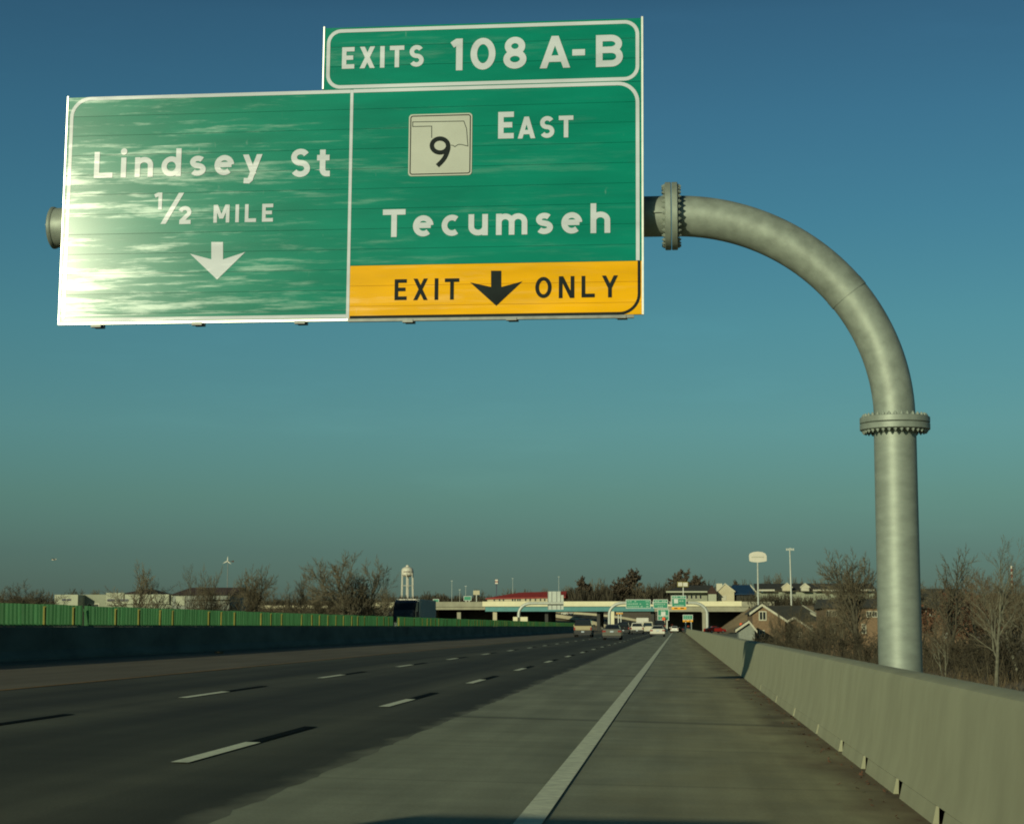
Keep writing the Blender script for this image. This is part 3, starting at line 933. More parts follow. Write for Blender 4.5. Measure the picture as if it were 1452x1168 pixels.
# vertical posts behind the panel whose feet show under it
for px, py in ((138, 461), (281, 458), (427, 456), (580, 454), (727, 451), (882, 448)):
    u, v = U(px, py)
    mb = MB()
    SP.slab(mb, [(u - .075, v - .03), (u + .075, v - .03), (u + .075, vT - .2), (u - .075, vT - .2)], -.16, -.055)
    SP.slab(mb, [(u - .10, v - .035), (u + .06, v - .035), (u + .06, v + .01), (u - .10, v + .01)], -.052, .02)
    mb.build('support_post', M['alu_dark'], sign)
h2 = .0065
def word_px(text, x0, x1, yb, ytop, m, name='lettering', gap=.30, w=S_, xm=None):
    xm = xm or (x0 + x1) / 2
    u0, u1 = U(x0, yb)[0], U(x1, yb)[0]
    v0, v1 = U(xm, yb)[1], U(xm, ytop)[1]
    tot = sum(GLY[c][0] for c in text) + gap * (len(text) - 1)
    k, x = (u1 - u0) / tot, u0
    for c in text:
        mb = MB(); SP.word(mb, c, x, x + GLY[c][0] * k, v0, v1 - v0, h2, gap, w)
        mb.build('letter', m, sign)
        x += (GLY[c][0] + gap) * k
W_, K_ = M['white_sheet'], M['sign_black']
word_px('Lindsey', 132.5, 372.5, 250.3, 213.0, W_, gap=.24)
word_px('St', 412, 468.5, 251.0, 211.0, W_, gap=.22)
word_px('1', 218.5, 230.5, 297.5, 273.5, W_, w=.22)
word_px('/', 227, 260.5, 317.5, 274, W_, w=.15)
word_px('2', 252.5, 271, 317.5, 293, W_, w=.24)
word_px('MILE', 302.5, 387, 315.3, 290, W_, gap=.32)
word_px('Tecumseh', 542.5, 866, 333.5, 294, W_, gap=.22)
word_px('E', 706.5, 728.5, 196.8, 159, W_)
word_px('AST', 734, 813, 196.0, 165.2, W_, gap=.22)
word_px('EXITS', 485, 600.5, 96.5, 66.0, W_, gap=.26)
word_px('108', 640, 746.5, 99.0, 54.0, W_, gap=.24)
word_px('A', 764, 810, 97.0, 51.5, W_)
word_px('-', 811.5, 829.5, 95.5, 51.5, W_)
word_px('B', 844, 882, 95.2, 50, W_)
word_px('EXIT', 559, 651, 425.5, 395, K_, gap=.30, w=.17)
word_px('ONLY', 758.5, 877, 422.5, 391.5, K_, gap=.30, w=.17)
def arrow_px(sx0, sx1, ytop, lt, rt, tip, yin, m):
    f = lambda p: Vector((*U(*p), 0))
    mid = ((sx0 + sx1) / 2, yin)
    a, b, c, d = f((sx0, ytop)), f((sx1, ytop)), f((sx1, yin)), f((sx0, yin))
    L, Rt, T, Mi = f(lt), f(rt), f(tip), f(mid)
    mb = MB()
    SP.flat(mb, [(a, b, c, d), (d, Mi, T, L), (Mi, c, Rt, T)], h2)
    mb.build('arrow', m, sign)
arrow_px(299.8, 316.4, 343.3, (269.6, 360), (348, 357.5), (308, 396.6), 368, W_)
arrow_px(696.3, 710.9, 384, (666.5, 400.4), (741, 399), (703.7, 433.8), 407, K_)
# state route marker
sh = MB()
c_ = [U(580, 163), U(669, 160.5), U(670, 248.5), U(579, 250.5)]
u0, u1 = (c_[0][0] + c_[3][0]) / 2, (c_[1][0] + c_[2][0]) / 2
v1_, v0_ = (c_[0][1] + c_[1][1]) / 2, (c_[2][1] + c_[3][1]) / 2
SP.slab(sh, path_round([(u0, v1_), (u1, v1_), (u1, v0_), (u0, v0_)], .055, True)[:-1], .0035, .012)
shield = sh.build('route_marker', mat('route_marker_sheeting', (.44, .46, .40), .4, .06, 2, spec=.2), sign)
mb = MB()
SP.stroke(mb, path_round([(u0 + .03, v1_ - .03), (u1 - .03, v1_ - .03), (u1 - .03, v0_ + .03), (u0 + .03, v0_ + .03)], .035, True), .016, .0130)
zp = lambda x, y: U(560 + x / 10.615, 150 + y / 10.615)
SP.stroke(mb, [zp(*p) for p in ((555, 490), (555, 313), (270, 320), (270, 250), (1040, 237), (1058, 290), (1080, 350), (1100, 612), (1060, 603), (1010, 590), (960, 588), (930, 603), (905, 622), (880, 605), (845, 598))], .0105, .0142)
mb.build('state_outline', M['sign_black'], shield)
mb = MB()
k9 = 70 / 10.615 * SIGN_Y / F_PX
SP.stroke(mb, [zp(680 + 122 * math.cos(a), 605 + 105 * math.sin(a)) for a in [i * 2 * math.pi / 32 for i in range(33)]], k9, .0156)
SP.stroke(mb, [zp(*p) for p in spline([(803, 590), (800, 660), (770, 750), (720, 830), (640, 910)], 6)], k9, .0168)
mb.build('route_number', M['sign_black'], shield)

# ------------------------------------------------------------------ the curved pipe support behind it
def pipe_support():
    Yt = SIGN_Y + .55
    rt = .315
    a0 = at(78, 328, Yt - .2); a1 = at(952, 306.5, Yt - .2)
    base = at(1271, 1000, Yt - .2)
    zt = (a1.z + at(920, 307.5, Yt - .2).z) / 2
    xp = at(1269, 606, Yt - .2).x
    zfl = at(1268, 601, Yt - .2).z
    Yc = Yt - .0
    k = (Yc) / (Yt - .2)
    x_end, x_fl = a0.x * k, a1.x * k
    xp *= k
    zt = CAM_H + (zt - CAM_H) * k
    zfl = CAM_H + (zfl - CAM_H) * k
    ground = gz(xp, Yc) - .4
    root = thing('sign_support', (xp, Yc, ground), 'thick grey galvanised pipe curving from behind the barrier to hold the overhead sign', 'sign support')
    g = M['galv']
    # arm
    mb = MB(); mb.tube([(x_end, Yc, zt), (x_fl - .03, Yc, zt)], rt, 40, cap=True)
    arm = smooth_angle(mb.build('arm', g, root), 40)
    mb = MB(); mb.lathe((x_end, Yc, zt), [(rt + .008, .02), (rt + .02, .0), (rt + .02, -.03), (rt - .02, -.055), (.02, -.06)], 40, 'X')
    mb.box(x_end - .075, x_end - .058, Yc - rt * .8, Yc + rt * .8, zt - .012, zt + .012)
    smooth_angle(mb.build('end_cap', g, root), 35)
    mb = MB(); mb.frame_box(Vector((x_fl - .25, Yc, zt)), Vector((1, 0, 0)), Vector((0, 1, 0)), Vector((0, 0, 1)), (-.03, .22), (-rt - .03, -rt + .03), (-.012, .012))
    mb.build('arm_seam', g, arm)
    # elbow: quarter bend, two welded lengths
    rx, rzz = xp - x_fl - .05, zt - zfl - .08
    def bend(a0_, a1_, n):
        return [(x_fl + .05 + rx * math.sin(R(a)), Yc, zt - rzz + rzz * math.cos(R(a))) for a in [a0_ + (a1_ - a0_) * i / n for i in range(n + 1)]]
    mb = MB(); mb.tube(bend(0, 52.6, 26), rt, 44, cap=False)
    e1 = smooth_angle(mb.build('upper_bend', g, root), 50)
    mb = MB(); mb.tube(bend(52.4, 90, 20), rt - .004, 44, cap=False)
    smooth_angle(mb.build('lower_bend', g, root), 50)
    mb = MB(); mb.tube(bend(51.2, 53.6, 3), rt + .004, 44, cap=True)
    smooth_angle(mb.build('weld_ring', g, root), 50)
    # post
    mb = MB(); mb.tube([(xp, Yc, ground), (xp, Yc, zfl)], [rt + .012, rt + .002], 44, cap=True)
    post = smooth_angle(mb.build('post', M['galv_post'], root), 40)
    # flanges with bolts
    def flange(c, axis, nm):
        c = Vector(c)
        fr = .525
        mb = MB()
        mb.lathe(c, [(rt, -.099), (fr - .012, -.099), (fr, -.090), (fr, -.012), (fr - .01, -.004), (rt, -.003)], 56, axis)
        mb.lathe(c, [(rt, .003), (fr - .01, .004), (fr, .012), (fr, .090), (fr - .012, .099), (rt, .099)], 56, axis)
        f = smooth_angle(mb.build(nm, g, root), 30)
        for i in range(32):
            a = 2 * math.pi * (i + .5) / 32
            for sgn in (-1, 1):
                mb = MB()
                x, y = (fr - .058) * math.cos(a), (fr - .058) * math.sin(a)
                h0 = .100 * sgn
                if axis == 'Z':
                    mb.lathe(c + Vector((x, y, h0)), [(.028, 0), (.028, .028 * sgn), (.013, .029 * sgn), (.013, .048 * sgn)], 6, 'Z')
                else:
                    mb.lathe(c + Vector((h0, x, y)), [(.028, 0), (.028, .028 * sgn), (.013, .029 * sgn), (.013, .048 * sgn)], 6, 'X')
                mb.build('bolt', g, f)
    flange((x_fl, Yc, zt), 'X', 'flange')
    flange((xp, Yc, zfl), 'Z', 'flange')
    # saddle brackets between arm and sign posts
    for px in (138, 281, 427, 580, 727, 882):
        u, v = U(px, 330)
        q = SP.pt(u, v, -.165)
        mb = MB(); mb.box(q.x - .07, q.x + .07, q.y, Yc - rt * .9, zt - .22, zt + .22); mb.build('bracket', M['alu_dark'], root)
M['galv_post'] = mat('galvanised_post', (.285, .325, .275), .54, .15, 3.0, .04, metal=.28, spec=.4, stretch=(1, 1, 2.5), detail=10)
pipe_support()

#PART4
# ------------------------------------------------------------------ overpass
def bx(mb, px0, py0, px1, py1, Y, depth, front=0.0):
    a, b = at(px0, py1, Y), at(px1, py0, Y)
    return mb.box(a.x, b.x, Y - front, Y + depth, a.z, b.z)
BY = 470.0
X_ = lambda px, Y=BY: at(px, 888, Y).x
Z_ = lambda py, Y=BY: at(960, py, Y).z
xa, xb = X_(548), X_(1064)
br = thing('overpass', ((xa + xb) / 2, BY, 0), 'long highway overpass with pale parapet and teal girders crossing the road ahead', 'bridge')
zt, zg, zu = Z_(852.2), Z_(859.3), Z_(866)
mb = MB(); mb.box(xa, xb, BY + .4, BY + 30, zg - .1, zg + .25); mb.build('deck', M['under_deck_shade'], br)
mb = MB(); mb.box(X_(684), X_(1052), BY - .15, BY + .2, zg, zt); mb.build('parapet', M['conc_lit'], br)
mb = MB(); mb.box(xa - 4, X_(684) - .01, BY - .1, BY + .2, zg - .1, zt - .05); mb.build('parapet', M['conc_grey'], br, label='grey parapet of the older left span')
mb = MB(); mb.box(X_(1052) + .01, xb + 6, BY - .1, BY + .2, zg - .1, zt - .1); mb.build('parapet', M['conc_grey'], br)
mb = MB(); mb.box(xa, xb, BY + 29.7, BY + 30, zg, zt); mb.build('parapet', M['conc_grey'], br)
def girder(px0, px1, z0, z1, m, nm='girder'):
    for k in range(7):
        mb = MB()
        y = BY + .25 + k * 4.3
        mb.box(X_(px0), X_(px1), y, y + .12, z0, z1)
        mb.box(X_(px0), X_(px1), y - .18, y + .3, z0 - .06, z0)
        mb.build(nm, m if k == 0 else M['under_deck_shade'], br)  # girders behind the front one carry the shade in their colour
girder(688, 928, zu, zg - .11, M['teal'])
girder(612, 687.8, Z_(863.5), zg - .11, M['conc_grey'])
girder(928.2, 1062, Z_(866.5), zg - .11, M['conc_grey'])
def pier(px, w, m, caps=True):
    for dy in (2.5, 14, 26):
        mb = MB(); mb.box(X_(px) - w / 2, X_(px) + w / 2, BY + dy, BY + dy + 1.2, -.5, zu - .07)
        mb.build('pier', m if dy < 3 else M['under_deck_shade'], br)
pier(649, .95, M['conc_grey']); pier(774, .8, M['under_deck_shade']); pier(848, .8, M['under_deck_shade']); pier(925, .9, M['under_deck_shade'])  # shaded piers are coloured near-black instead of concrete grey
mb = MB(); mb.box(X_(996), X_(1001.5), BY + .1, BY + 1.4, -.5, Z_(868)); mb.box(X_(994.5), X_(1003), BY - .05, BY + 1.5, Z_(868), Z_(866.7)); mb.build('pier', M['conc_grey'], br)
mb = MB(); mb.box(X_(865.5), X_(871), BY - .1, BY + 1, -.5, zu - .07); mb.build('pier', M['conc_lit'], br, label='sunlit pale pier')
mb = MB(); mb.box(X_(690), X_(778), BY + 27, BY + 28, -.5, zg - .12); mb.build('blackout_wall', M['under_deck_shade'], br)  # this and the next two: walls added to keep the openings black
mb = MB(); mb.box(X_(606), X_(689.5), BY + 16, BY + 17, -.5, zg - .12); mb.build('blackout_wall', M['under_deck_shade'], br)
mb = MB(); mb.box(X_(946), X_(1066), BY + 18, BY + 19, -.5, zg - .12); mb.build('blackout_wall', M['under_deck_shade'], br)
mb = MB(); mb.box(xb, xb + 2.5, BY - .2, BY + 30.2, -1, zg - .12); mb.build('abutment', M['conc_grey'], br)
mb = MB(); mb.box(xa - 2.5, X_(612), BY - .2, BY + 30.2, -1, zg - .12); mb.build('abutment', M['conc_grey'], br)

# ------------------------------------------------------------------ far signs and their supports
def far_plane(px, py, Y):
    return Plane(at(px, py, Y), Vector((1, 0, 0)), Vector((0, 0, 1)))
def far_sign(px0, py0, px1, py1, Y, label, rows=(), yellow=0, tab=0, group=None, posts=(), shield=None, foot=None):
    c = far_plane((px0 + px1) / 2, (py0 + py1) / 2, Y)
    (u0, v0), (u1, v1) = c.uv(px0, py1), c.uv(px1, py0)
    base = c.pt(0, v0); 
    if posts: base.z = gz(base.x, Y)
    t = thing('guide_sign', base, label, 'road sign', group)
    H = v1 - v0
    vy = v0 + H * yellow
    if yellow:
        mb = MB(); c.slab(mb, [(u0, v0), (u1, v0), (u1, vy - .01), (u0, vy - .01)], 0, .06); mb.build('yellow_band', M['sign_far_yellow'], t)
        mb = MB()
        for a, b in ((.18, .40), (.60, .84)):
            c.slab(mb, [(u0 + (u1 - u0) * a, v0 + H * yellow * .35), (u0 + (u1 - u0) * b, v0 + H * yellow * .35), (u0 + (u1 - u0) * b, v0 + H * yellow * .7), (u0 + (u1 - u0) * a, v0 + H * yellow * .7)], .061, .066)
        mb.build('legend', M['sign_black'], t)
    mb = MB(); c.slab(mb, [(u0, vy), (u1, vy), (u1, v1), (u0, v1)], 0, .06); mb.build('panel', M['sign_far_green'], t)
    w = .11
    mb = MB()
    for (a0, a1, b0, b1) in ((u0, u1, v1 - w, v1), (u0, u1, vy, vy + w), (u0, u0 + w, vy + w, v1 - w), (u1 - w, u1, vy + w, v1 - w)):
        c.slab(mb, [(a0, b0), (a1, b0), (a1, b1), (a0, b1)], .061, .068)
    if tab:
        q = v1 - H * tab
        c.slab(mb, [(u0 + w, q), (u1 - w, q), (u1 - w, q + w), (u0 + w, q + w)], .061, .068)
    mb.build('border', M['sign_far_white'], t)
    mb = MB()
    for (a0, a1, f, h) in rows:
        n = max(1, int((a1 - a0) * (u1 - u0) / .38))
        rr = random.Random(int(px0 * 10 + f * 100))
        for i in range(n):
            xa_, xb_ = u0 + (u1 - u0) * (a0 + (a1 - a0) * i / n), u0 + (u1 - u0) * (a0 + (a1 - a0) * (i + .72) / n)
            z = v0 + H * f
            c.slab(mb, [(xa_, z), (xb_, z), (xb_, z + H * h * rr.uniform(.7, 1)), (xa_, z + H * h * rr.uniform(.7, 1))], .061, .066)
    if mb.v: mb.build('legend', M['sign_far_legend'], t)
    if shield:
        a, b = shield
        mb = MB(); s_ = .45
        cx, cz = u0 + (u1 - u0) * a, v0 + H * b
        c.slab(mb, [(cx - s_, cz - s_), (cx + s_, cz - s_), (cx + s_, cz + s_), (cx - s_, cz + s_)], .061, .07)
        mb.build('route_marker', M['sign_far_white'], t)
    for a in posts:
        x = c.pt(u0 + (u1 - u0) * a, 0).x
        mb = MB(); mb.box(x - .12, x + .12, Y + .02, Y + .2, gz(x, Y) - .3, c.pt(0, v0 + H * .5).z); mb.build('post', M['galv_far'], t)
    return t
GY = 410.0
far_sign(887.5, 849.5, 922.5, 862.3, GY, 'wide green distance sign with three rows of lettering on the far gantry', [(.06, .26, .72, .16), (.35, .45, .72, .16), (.8, .95, .72, .16), (.06, .5, .43, .16), (.56, .64, .43, .16), (.82, .95, .43, .16), (.06, .55, .14, .16), (.6, .7, .14, .16), (.82, .95, .14, .16)])
far_sign(926.3, 849.5, 947, 862.2, GY, 'green guide sign in the middle of the far gantry with an exit tab', [(.12, .45, .74, .15), (.6, .9, .74, .17), (.1, .85, .38, .16), (.3, .7, .12, .14)], tab=.36)
far_sign(952.4, 844.0, 973, 864, GY, 'green far gantry sign with a yellow band along its bottom', [(.12, .45, .86, .09), (.6, .9, .86, .10), (.52, .85, .56, .12), (.2, .85, .26, .09)], yellow=.19, tab=.22, shield=(.3, .6))
far_sign(932.5, 863.5, 948.5, 879.3, 385, 'green roadside sign on two posts below the far gantry', [(.3, .7, .83, .1), (.15, .6, .3, .1), (.7, .9, .3, .1), (.2, .7, .1, .1)], posts=(.18, .82), shield=(.5, .58), tab=.6)
far_sign(968.3, 871.3, 982.3, 881.3, 395, 'small green roadside sign with yellow lower band on two posts', [(.15, .85, .72, .12), (.15, .85, .5, .12)], yellow=.28, posts=(.28, .82))
def small_far(px0, py0, px1, py1, Y, label, m=None, yellow=0):
    far_sign(px0, py0, px1, py1, Y, label, yellow=yellow, posts=(.3, .7))
small_far(614, 849, 622.5, 855, 505, 'small green sign on the overpass just right of the truck trailer')
small_far(657.5, 844.8, 668.5, 851.2, 505, 'small green sign above the overpass beside a grey billboard')
small_far(874, 866, 883, 870.3, 540, 'tiny green sign with yellow foot seen through the overpass beside the pale pier', yellow=.45)
# gantry
gl, gr = at(864, 888, GY + 1), at(1003, 888, GY + 1)
zg_ = at(930, 854.5, GY + 1).z
gan = thing('sign_gantry', (gl.x, GY + 1, rz(gl.x)), 'far pipe gantry arching over the lanes carrying three green signs', 'sign gantry')
def elbow(x0, x1, z0, z1, n=10):
    """quarter bend from a vertical at x0,z0 to a horizontal at x1,z1"""
    return [(x1 + (x0 - x1) * math.cos(R(a)), GY + 1, z0 + (z1 - z0) * math.sin(R(a))) for a in [90 * i / n for i in range(n + 1)]]
rt = .33
mb = MB(); mb.tube([(gl.x, GY + 1, -.2), (gl.x, GY + 1, zg_ - 2.5)] + elbow(gl.x, gl.x + 3, zg_ - 2.5, zg_)[1:], rt, 14); smooth_angle(mb.build('post', M['galv_far'], gan), 50)
mb = MB(); mb.tube([(gr.x, GY + 1, gz(gr.x, GY) - .3), (gr.x, GY + 1, zg_ - 2.5)] + elbow(gr.x, gr.x - 3, zg_ - 2.5, zg_)[1:], rt, 14); smooth_angle(mb.build('post', M['galv_far'], gan), 50)
mb = MB(); mb.tube([(gl.x + 3, GY + 1, zg_), (gr.x - 3, GY + 1, zg_)], rt - .02, 14); smooth_angle(mb.build('beam', M['galv_far'], gan), 50)
# the backwards-facing cantilever of the other roadway
CY = 400.0
cb = at(735.5, 880, CY); cz = at(760, 855, CY).z
can = thing('cantilever_support', (cb.x, CY, rz(cb.x)), 'pale curved pipe support left of the road holding the back of a sign panel', 'sign support')
GYs, GY = GY, CY - 1
mb = MB(); mb.tube([(cb.x, CY, -.2), (cb.x, CY, cz - 2.4)] + elbow(cb.x, cb.x + 2.6, cz - 2.4, cz)[1:], rt, 14); smooth_angle(mb.build('post', M['galv_far'], can), 50)
mb = MB(); mb.tube([(cb.x + 2.6, CY, cz), (at(799, 855, CY).x, CY, cz)], rt - .03, 14); smooth_angle(mb.build('arm', M['galv_far'], can), 50)
GY = GYs
mb = MB(); bx(mb, 727.5, 874.3, 733.8, 880.5, CY - 1.5, 1.2); bx(mb, 737.8, 874.3, 748, 880.5, CY - 1.5, 1.2); mb.build('pedestal', M['conc_lit'], can)
bs = thing('reverse_sign', at(788, 864, CY + .5), 'plain pale back of a sign panel with dark ribs facing the other direction', 'road sign')
mb = MB(); bx(mb, 776.6, 838.2, 795.2, 864, CY + .45, .08); bx(mb, 795.3, 843.3, 799, 863.8, CY + .45, .08); mb.build('panel', M['sign_back'], bs)
for px in (776.9, 782.3, 789.2, 794.7):
    mb = MB(); bx(mb, px - .25, 838.5, px + .35, 863.6, CY + .36, .08); mb.build('rib', M['alu_dark'], bs)

# ------------------------------------------------------------------ buildings
def gable(mb, px0, px1, py_eave, px_peak, py_peak, Y, depth, zbase):
    """pentagon wall front, extruded backwards"""
    a, b, p = at(px0, py_eave, Y), at(px1, py_eave, Y), at(px_peak, py_peak, Y)
    mb.prism([(a.x, Y, zbase), (b.x, Y, zbase), (b.x, Y, b.z), (p.x, Y, p.z), (a.x, Y, a.z)], (0, depth, 0))
    return a, b, p
def roof_pair(mb, a, b, p, Y, depth, over=.35, th=.16):
    for e in (a, b):
        s = 1 if e.x > p.x else -1
        d = (Vector((e.x, 0, e.z)) - Vector((p.x, 0, p.z)))
        e2 = Vector((p.x, 0, p.z)) + d * (1 + over / d.length)
        mb.prism([(p.x, Y - over, p.z + .02), (e2.x, Y - over, e2.z + .02), (e2.x, Y - over, e2.z + th + .02), (p.x, Y - over, p.z + th + .02)], (0, depth + 2 * over, 0))
def rake(mb, a, p, Y, over=.42, w=.26):
    d = Vector((a.x - p.x, 0, a.z - p.z)); d2 = d * (1 + .4 / d.length)
    n = Vector((0, 0, -w))
    q = Vector((p.x, Y - over, p.z + .19)); e = q + d2
    mb.prism([q, e, e + n, q + n], (0, .07, 0))
def window(parent, px0, py0, px1, py1, Y, mull=True):
    a, b = at(px0, py1, Y), at(px1, py0, Y)
    w = max(.07, (b.x - a.x) * .13)
    mb = MB()
    mb.box(a.x, b.x, Y - .09, Y - .005, a.z, a.z + w); mb.box(a.x, b.x, Y - .09, Y - .005, b.z - w, b.z)
    mb.box(a.x, a.x + w, Y - .09, Y - .005, a.z + w, b.z - w); mb.box(b.x - w, b.x, Y - .09, Y - .005, a.z + w, b.z - w)
    if mull:
        m_ = (a.x + b.x) / 2; mb.box(m_ - w * .35, m_ + w * .35, Y - .08, Y - .005, a.z + w, b.z - w)
    f = mb.build('window', M['trim'], parent)
    g = MB(); g.box(a.x + w, b.x - w, Y - .04, Y - .008, a.z + w, b.z - w); g.build('pane', M['glass'], f)
# brick houses below the right barrier
def brick_house(label, px0, px1, eave0, eave1, pk, pyk, Y, depth, wins=(), wallm='brick', roofm='shingle'):
    zb_ = gz(at((px0 + px1) / 2, 888, Y).x, Y) - .8
    a, b, p = at(px0, eave0, Y), at(px1, eave1, Y), at(pk, pyk, Y)
    t = thing('brick_house' if wallm == 'brick' else 'shed', ((a.x + b.x) / 2, Y, zb_ + .8), label, 'house' if wallm == 'brick' else 'shed')
    mb = MB(); mb.prism([(a.x, Y, zb_), (b.x, Y, zb_), (b.x, Y, b.z), (p.x, Y, p.z), (a.x, Y, a.z)], (0, depth, 0)); mb.build('wall', M[wallm], t)
    mb = MB(); roof_pair(mb, a, b, p, Y, depth); mb.build('roof', M[roofm], t)
    mb = MB(); rake(mb, a, p, Y); rake(mb, b, p, Y); mb.build('rake_board', M['trim'], t)
    for w in wins: window(t, *w, Y)
    return t
h1_ = brick_house('brick house with a white gable window beside the tall oval sign pole', 1066.8, 1113, 868, 879.5, 1080.3, 858.3, 200, 14, [(1076, 866, 1086.8, 879.5), (1077, 893, 1084, 904)])
t = thing('brick_house', (at(1140, 888, 214).x, 214, gz(at(1140, 888, 214).x, 214)), 'brick house showing a broad dark shingled roof slope with one white sloping rake board', 'house')
zb_ = gz(at(1140, 888, 214).x, 214) - .8
q = [at(1084, 858.6, 222), at(1137, 858.4, 222), at(1168.5, 877.5, 213), at(1114, 881, 213)]
mb = MB(); mb.prism(q, (0, .12, -.2)); mb.build('roof', M['shingle'], t)
mb = MB(); mb.box(q[3].x + .3, q[2].x - .4, 213.4, 222, zb_, q[3].z - .2); mb.build('wall', M['brick'], t)
mb = MB(); mb.prism([q[1] + Vector((0, -.1, .08)), q[2] + Vector((0, -.1, .08)), q[2] + Vector((.05, -.1, -.24)), q[1] + Vector((.05, -.1, -.24))], (.12, 0, .02)); mb.build('rake_board', M['trim'], t)
window(t, 1144, 886, 1152, 900, 213.4)
mb = MB(); mb.prism([at(1148.5, 868, 216.5) + Vector((0, -.15, .06)), at(1157, 873, 215) + Vector((0, -.15, .06)), at(1157, 875, 215) + Vector((0, -.15, .02)), at(1148.5, 870, 216.5) + Vector((0, -.15, .02))], (.1, 0, .03)); mb.build('roof_vent', M['trim'], t)
h3_ = brick_house('low brick wing with a short white rake in front of the dark roof', 1112, 1147.5, 884, 890.7, 1125.5, 876.5, 203.5, 8, [(1130, 896, 1137, 905)])
t = thing('brick_house', (at(1215, 888, 196).x, 196, gz(at(1215, 888, 196).x, 196)), 'brick row house with white upper windows behind bare trees left of the pipe post', 'house')
zb_ = gz(at(1215, 888, 196).x, 196) - .8
a, b = at(1169.5, 862, 196), at(1262, 862, 196)
mb = MB(); mb.box(a.x, b.x, 196, 208, zb_, a.z); mb.build('wall', M['brick'], t)
mb = MB(); mb.prism([(a.x - .3, 195.6, a.z + .01), (a.x - .3, 208.4, a.z + .01), (a.x - .3, 202, a.z + 1.0)], (b.x - a.x + .6, 0, 0)); mb.build('roof', M['shingle'], t)
for q in ((1171.5, 865, 1178.5, 874), (1179.5, 865, 1187, 874), (1176, 884, 1185, 897), (1222, 884, 1228, 898), (1205, 866, 1212, 876), (1228.5, 866, 1236, 875), (1237, 866, 1244, 875)): window(t, *q, 196)
t = thing('brick_house', (at(1335, 888, 170).x, 170, gz(at(1335, 888, 170).x, 170)), 'brick house with pale porch trim behind bare trees right of the pipe post', 'house')
zb_ = gz(at(1335, 888, 170).x, 170) - .8
a, b = at(1303, 863, 170), at(1372, 863, 170)
mb = MB(); mb.box(a.x, b.x, 170, 181, zb_, a.z); mb.build('wall', M['brick'], t)
mb = MB(); mb.prism([(a.x - .3, 169.6, a.z + .01), (a.x - .3, 181.4, a.z + .01), (a.x - .3, 175.5, a.z + 1.9)], (b.x - a.x + .6, 0, 0)); mb.build('roof', M['shingle'], t)
for q in ((1308, 866, 1316, 874), (1318, 866, 1326, 874), (1355, 857.5 + 7, 1362, 874), (1315, 882, 1321, 896)): window(t, *q, 170)
mb = MB(); bx(mb, 1340.5, 868, 1352, 905, 169.6, .38); mb.build('siding_panel', M['siding'], t)
brick_house('small pale green shed with a low gable roof just beyond the right barrier', 1047.2, 1070, 892, 892, 1062, 882, 192, 5, (), 'siding', 'roof_dark')

# left commercial building
t = thing('store_building', (at(160, 888, 330).x, 330, gz(at(160, 888, 330).x, 330)), 'long low white showroom building with navy letters beyond the glare screen', 'building')
zb_ = -2.5
def storebox(nm, px0, py0, px1, Y, depth, m, py1=None):
    mb = MB(); a, b = at(px0, py0, Y), at(px1, py0, Y)
    mb.box(a.x, b.x, Y, Y + depth, zb_ if py1 is None else at(px0, py1, Y).z, a.z)
    return mb.build(nm, m, t)
storebox('corner_block', 77.5, 842.8, 110.5, 326, 20, M['store_white'])
storebox('wall', 111, 842.6, 262, 330, 26, M['store_grey'])
storebox('parapet', 150.5, 840.2, 176, 329.4, 1.0, M['store_white'], 851.5)
storebox('sign_band', 177, 842.4, 240, 329.5, .45, M['store_white'], 856)
storebox('sign_band', 150.8, 851.6, 176.5, 329.5, .45, M['store_white'], 857.5)
for (px0, px1) in ((124, 131), (132.5, 141)):
    window(t, px0, 855.3, px1, 862, 330, False)
def letters(text, px0, px1, pyb, pyt, Y, m, parent, gap=.3):
    pl = Plane(at(px0, pyb, Y), Vector((1, 0, 0)), Vector((0, 0, 1)))
    u0, v0 = pl.uv(px0, pyb); u1, v1 = pl.uv(px1, pyt)
    k = [g for g in text if g in GLY]
    mb = MB(); pl.word(mb, text, u0, u1, v0, v1 - v0, .02, gap, .26)
    mb.build('lettering', m, parent)
letters('STANLEY', 165, 181.5, 852.2, 849, 329.3, M['letter_blue'], t)
mb = MB()
for i in range(5): bx(mb, 152 + i * 2.2, 849, 153.6 + i * 2.2, 852.2, 329.3, .05)
mb.build('lettering', M['letter_blue'], t)
mb = MB()
for i in range(6): bx(mb, 87.5 + i * 2.1 + (i > 2) * .8, 848.7, 89.1 + i * 2.1 + (i > 2) * .8, 851.2, 325.9, .05)
mb.build('lettering', M['letter_blue'], t)
def hip(label, px0, px1, py_eave, py_ridge, Y, depth, roofm, wallm, inset=.25, zb=None, cat='building'):
    a, b = at(px0, py_eave, Y), at(px1, py_eave, Y)
    zr = at(px0, py_ridge, Y).z
    zb = gz((a.x + b.x) / 2, Y) - 1 if zb is None else zb
    t = thing('building', ((a.x + b.x) / 2, Y, zb + 1), label, cat)
    mb = MB(); mb.box(a.x + .4, b.x - .4, Y + .4, Y + depth - .4, zb, a.z); mb.build('wall', wallm, t)
    w = (b.x - a.x) * inset
    mb = MB(); y1, ym = Y + depth, Y + depth / 2
    mb.add([(a.x, Y, a.z + .01), (b.x, Y, a.z + .01), (b.x, y1, a.z + .01), (a.x, y1, a.z + .01), (a.x + w, ym, zr), (b.x - w, ym, zr)],
           [(0, 3, 2, 1), (0, 1, 5, 4), (2, 3, 4, 5), (3, 0, 4), (1, 2, 5)])
    mb.build('roof', roofm, t)
    return t
hip('dark brown hipped roof rising behind the white showroom', 167, 214, 842.5, 833, 372, 22, M['roof_brown'], M['store_grey'], .42)
t = hip('wide dark barn roof with bluish walls behind bare trees on the left', 240, 328, 843.5, 830.8, 300, 22, M['roof_brown'], M['siding'], .06)
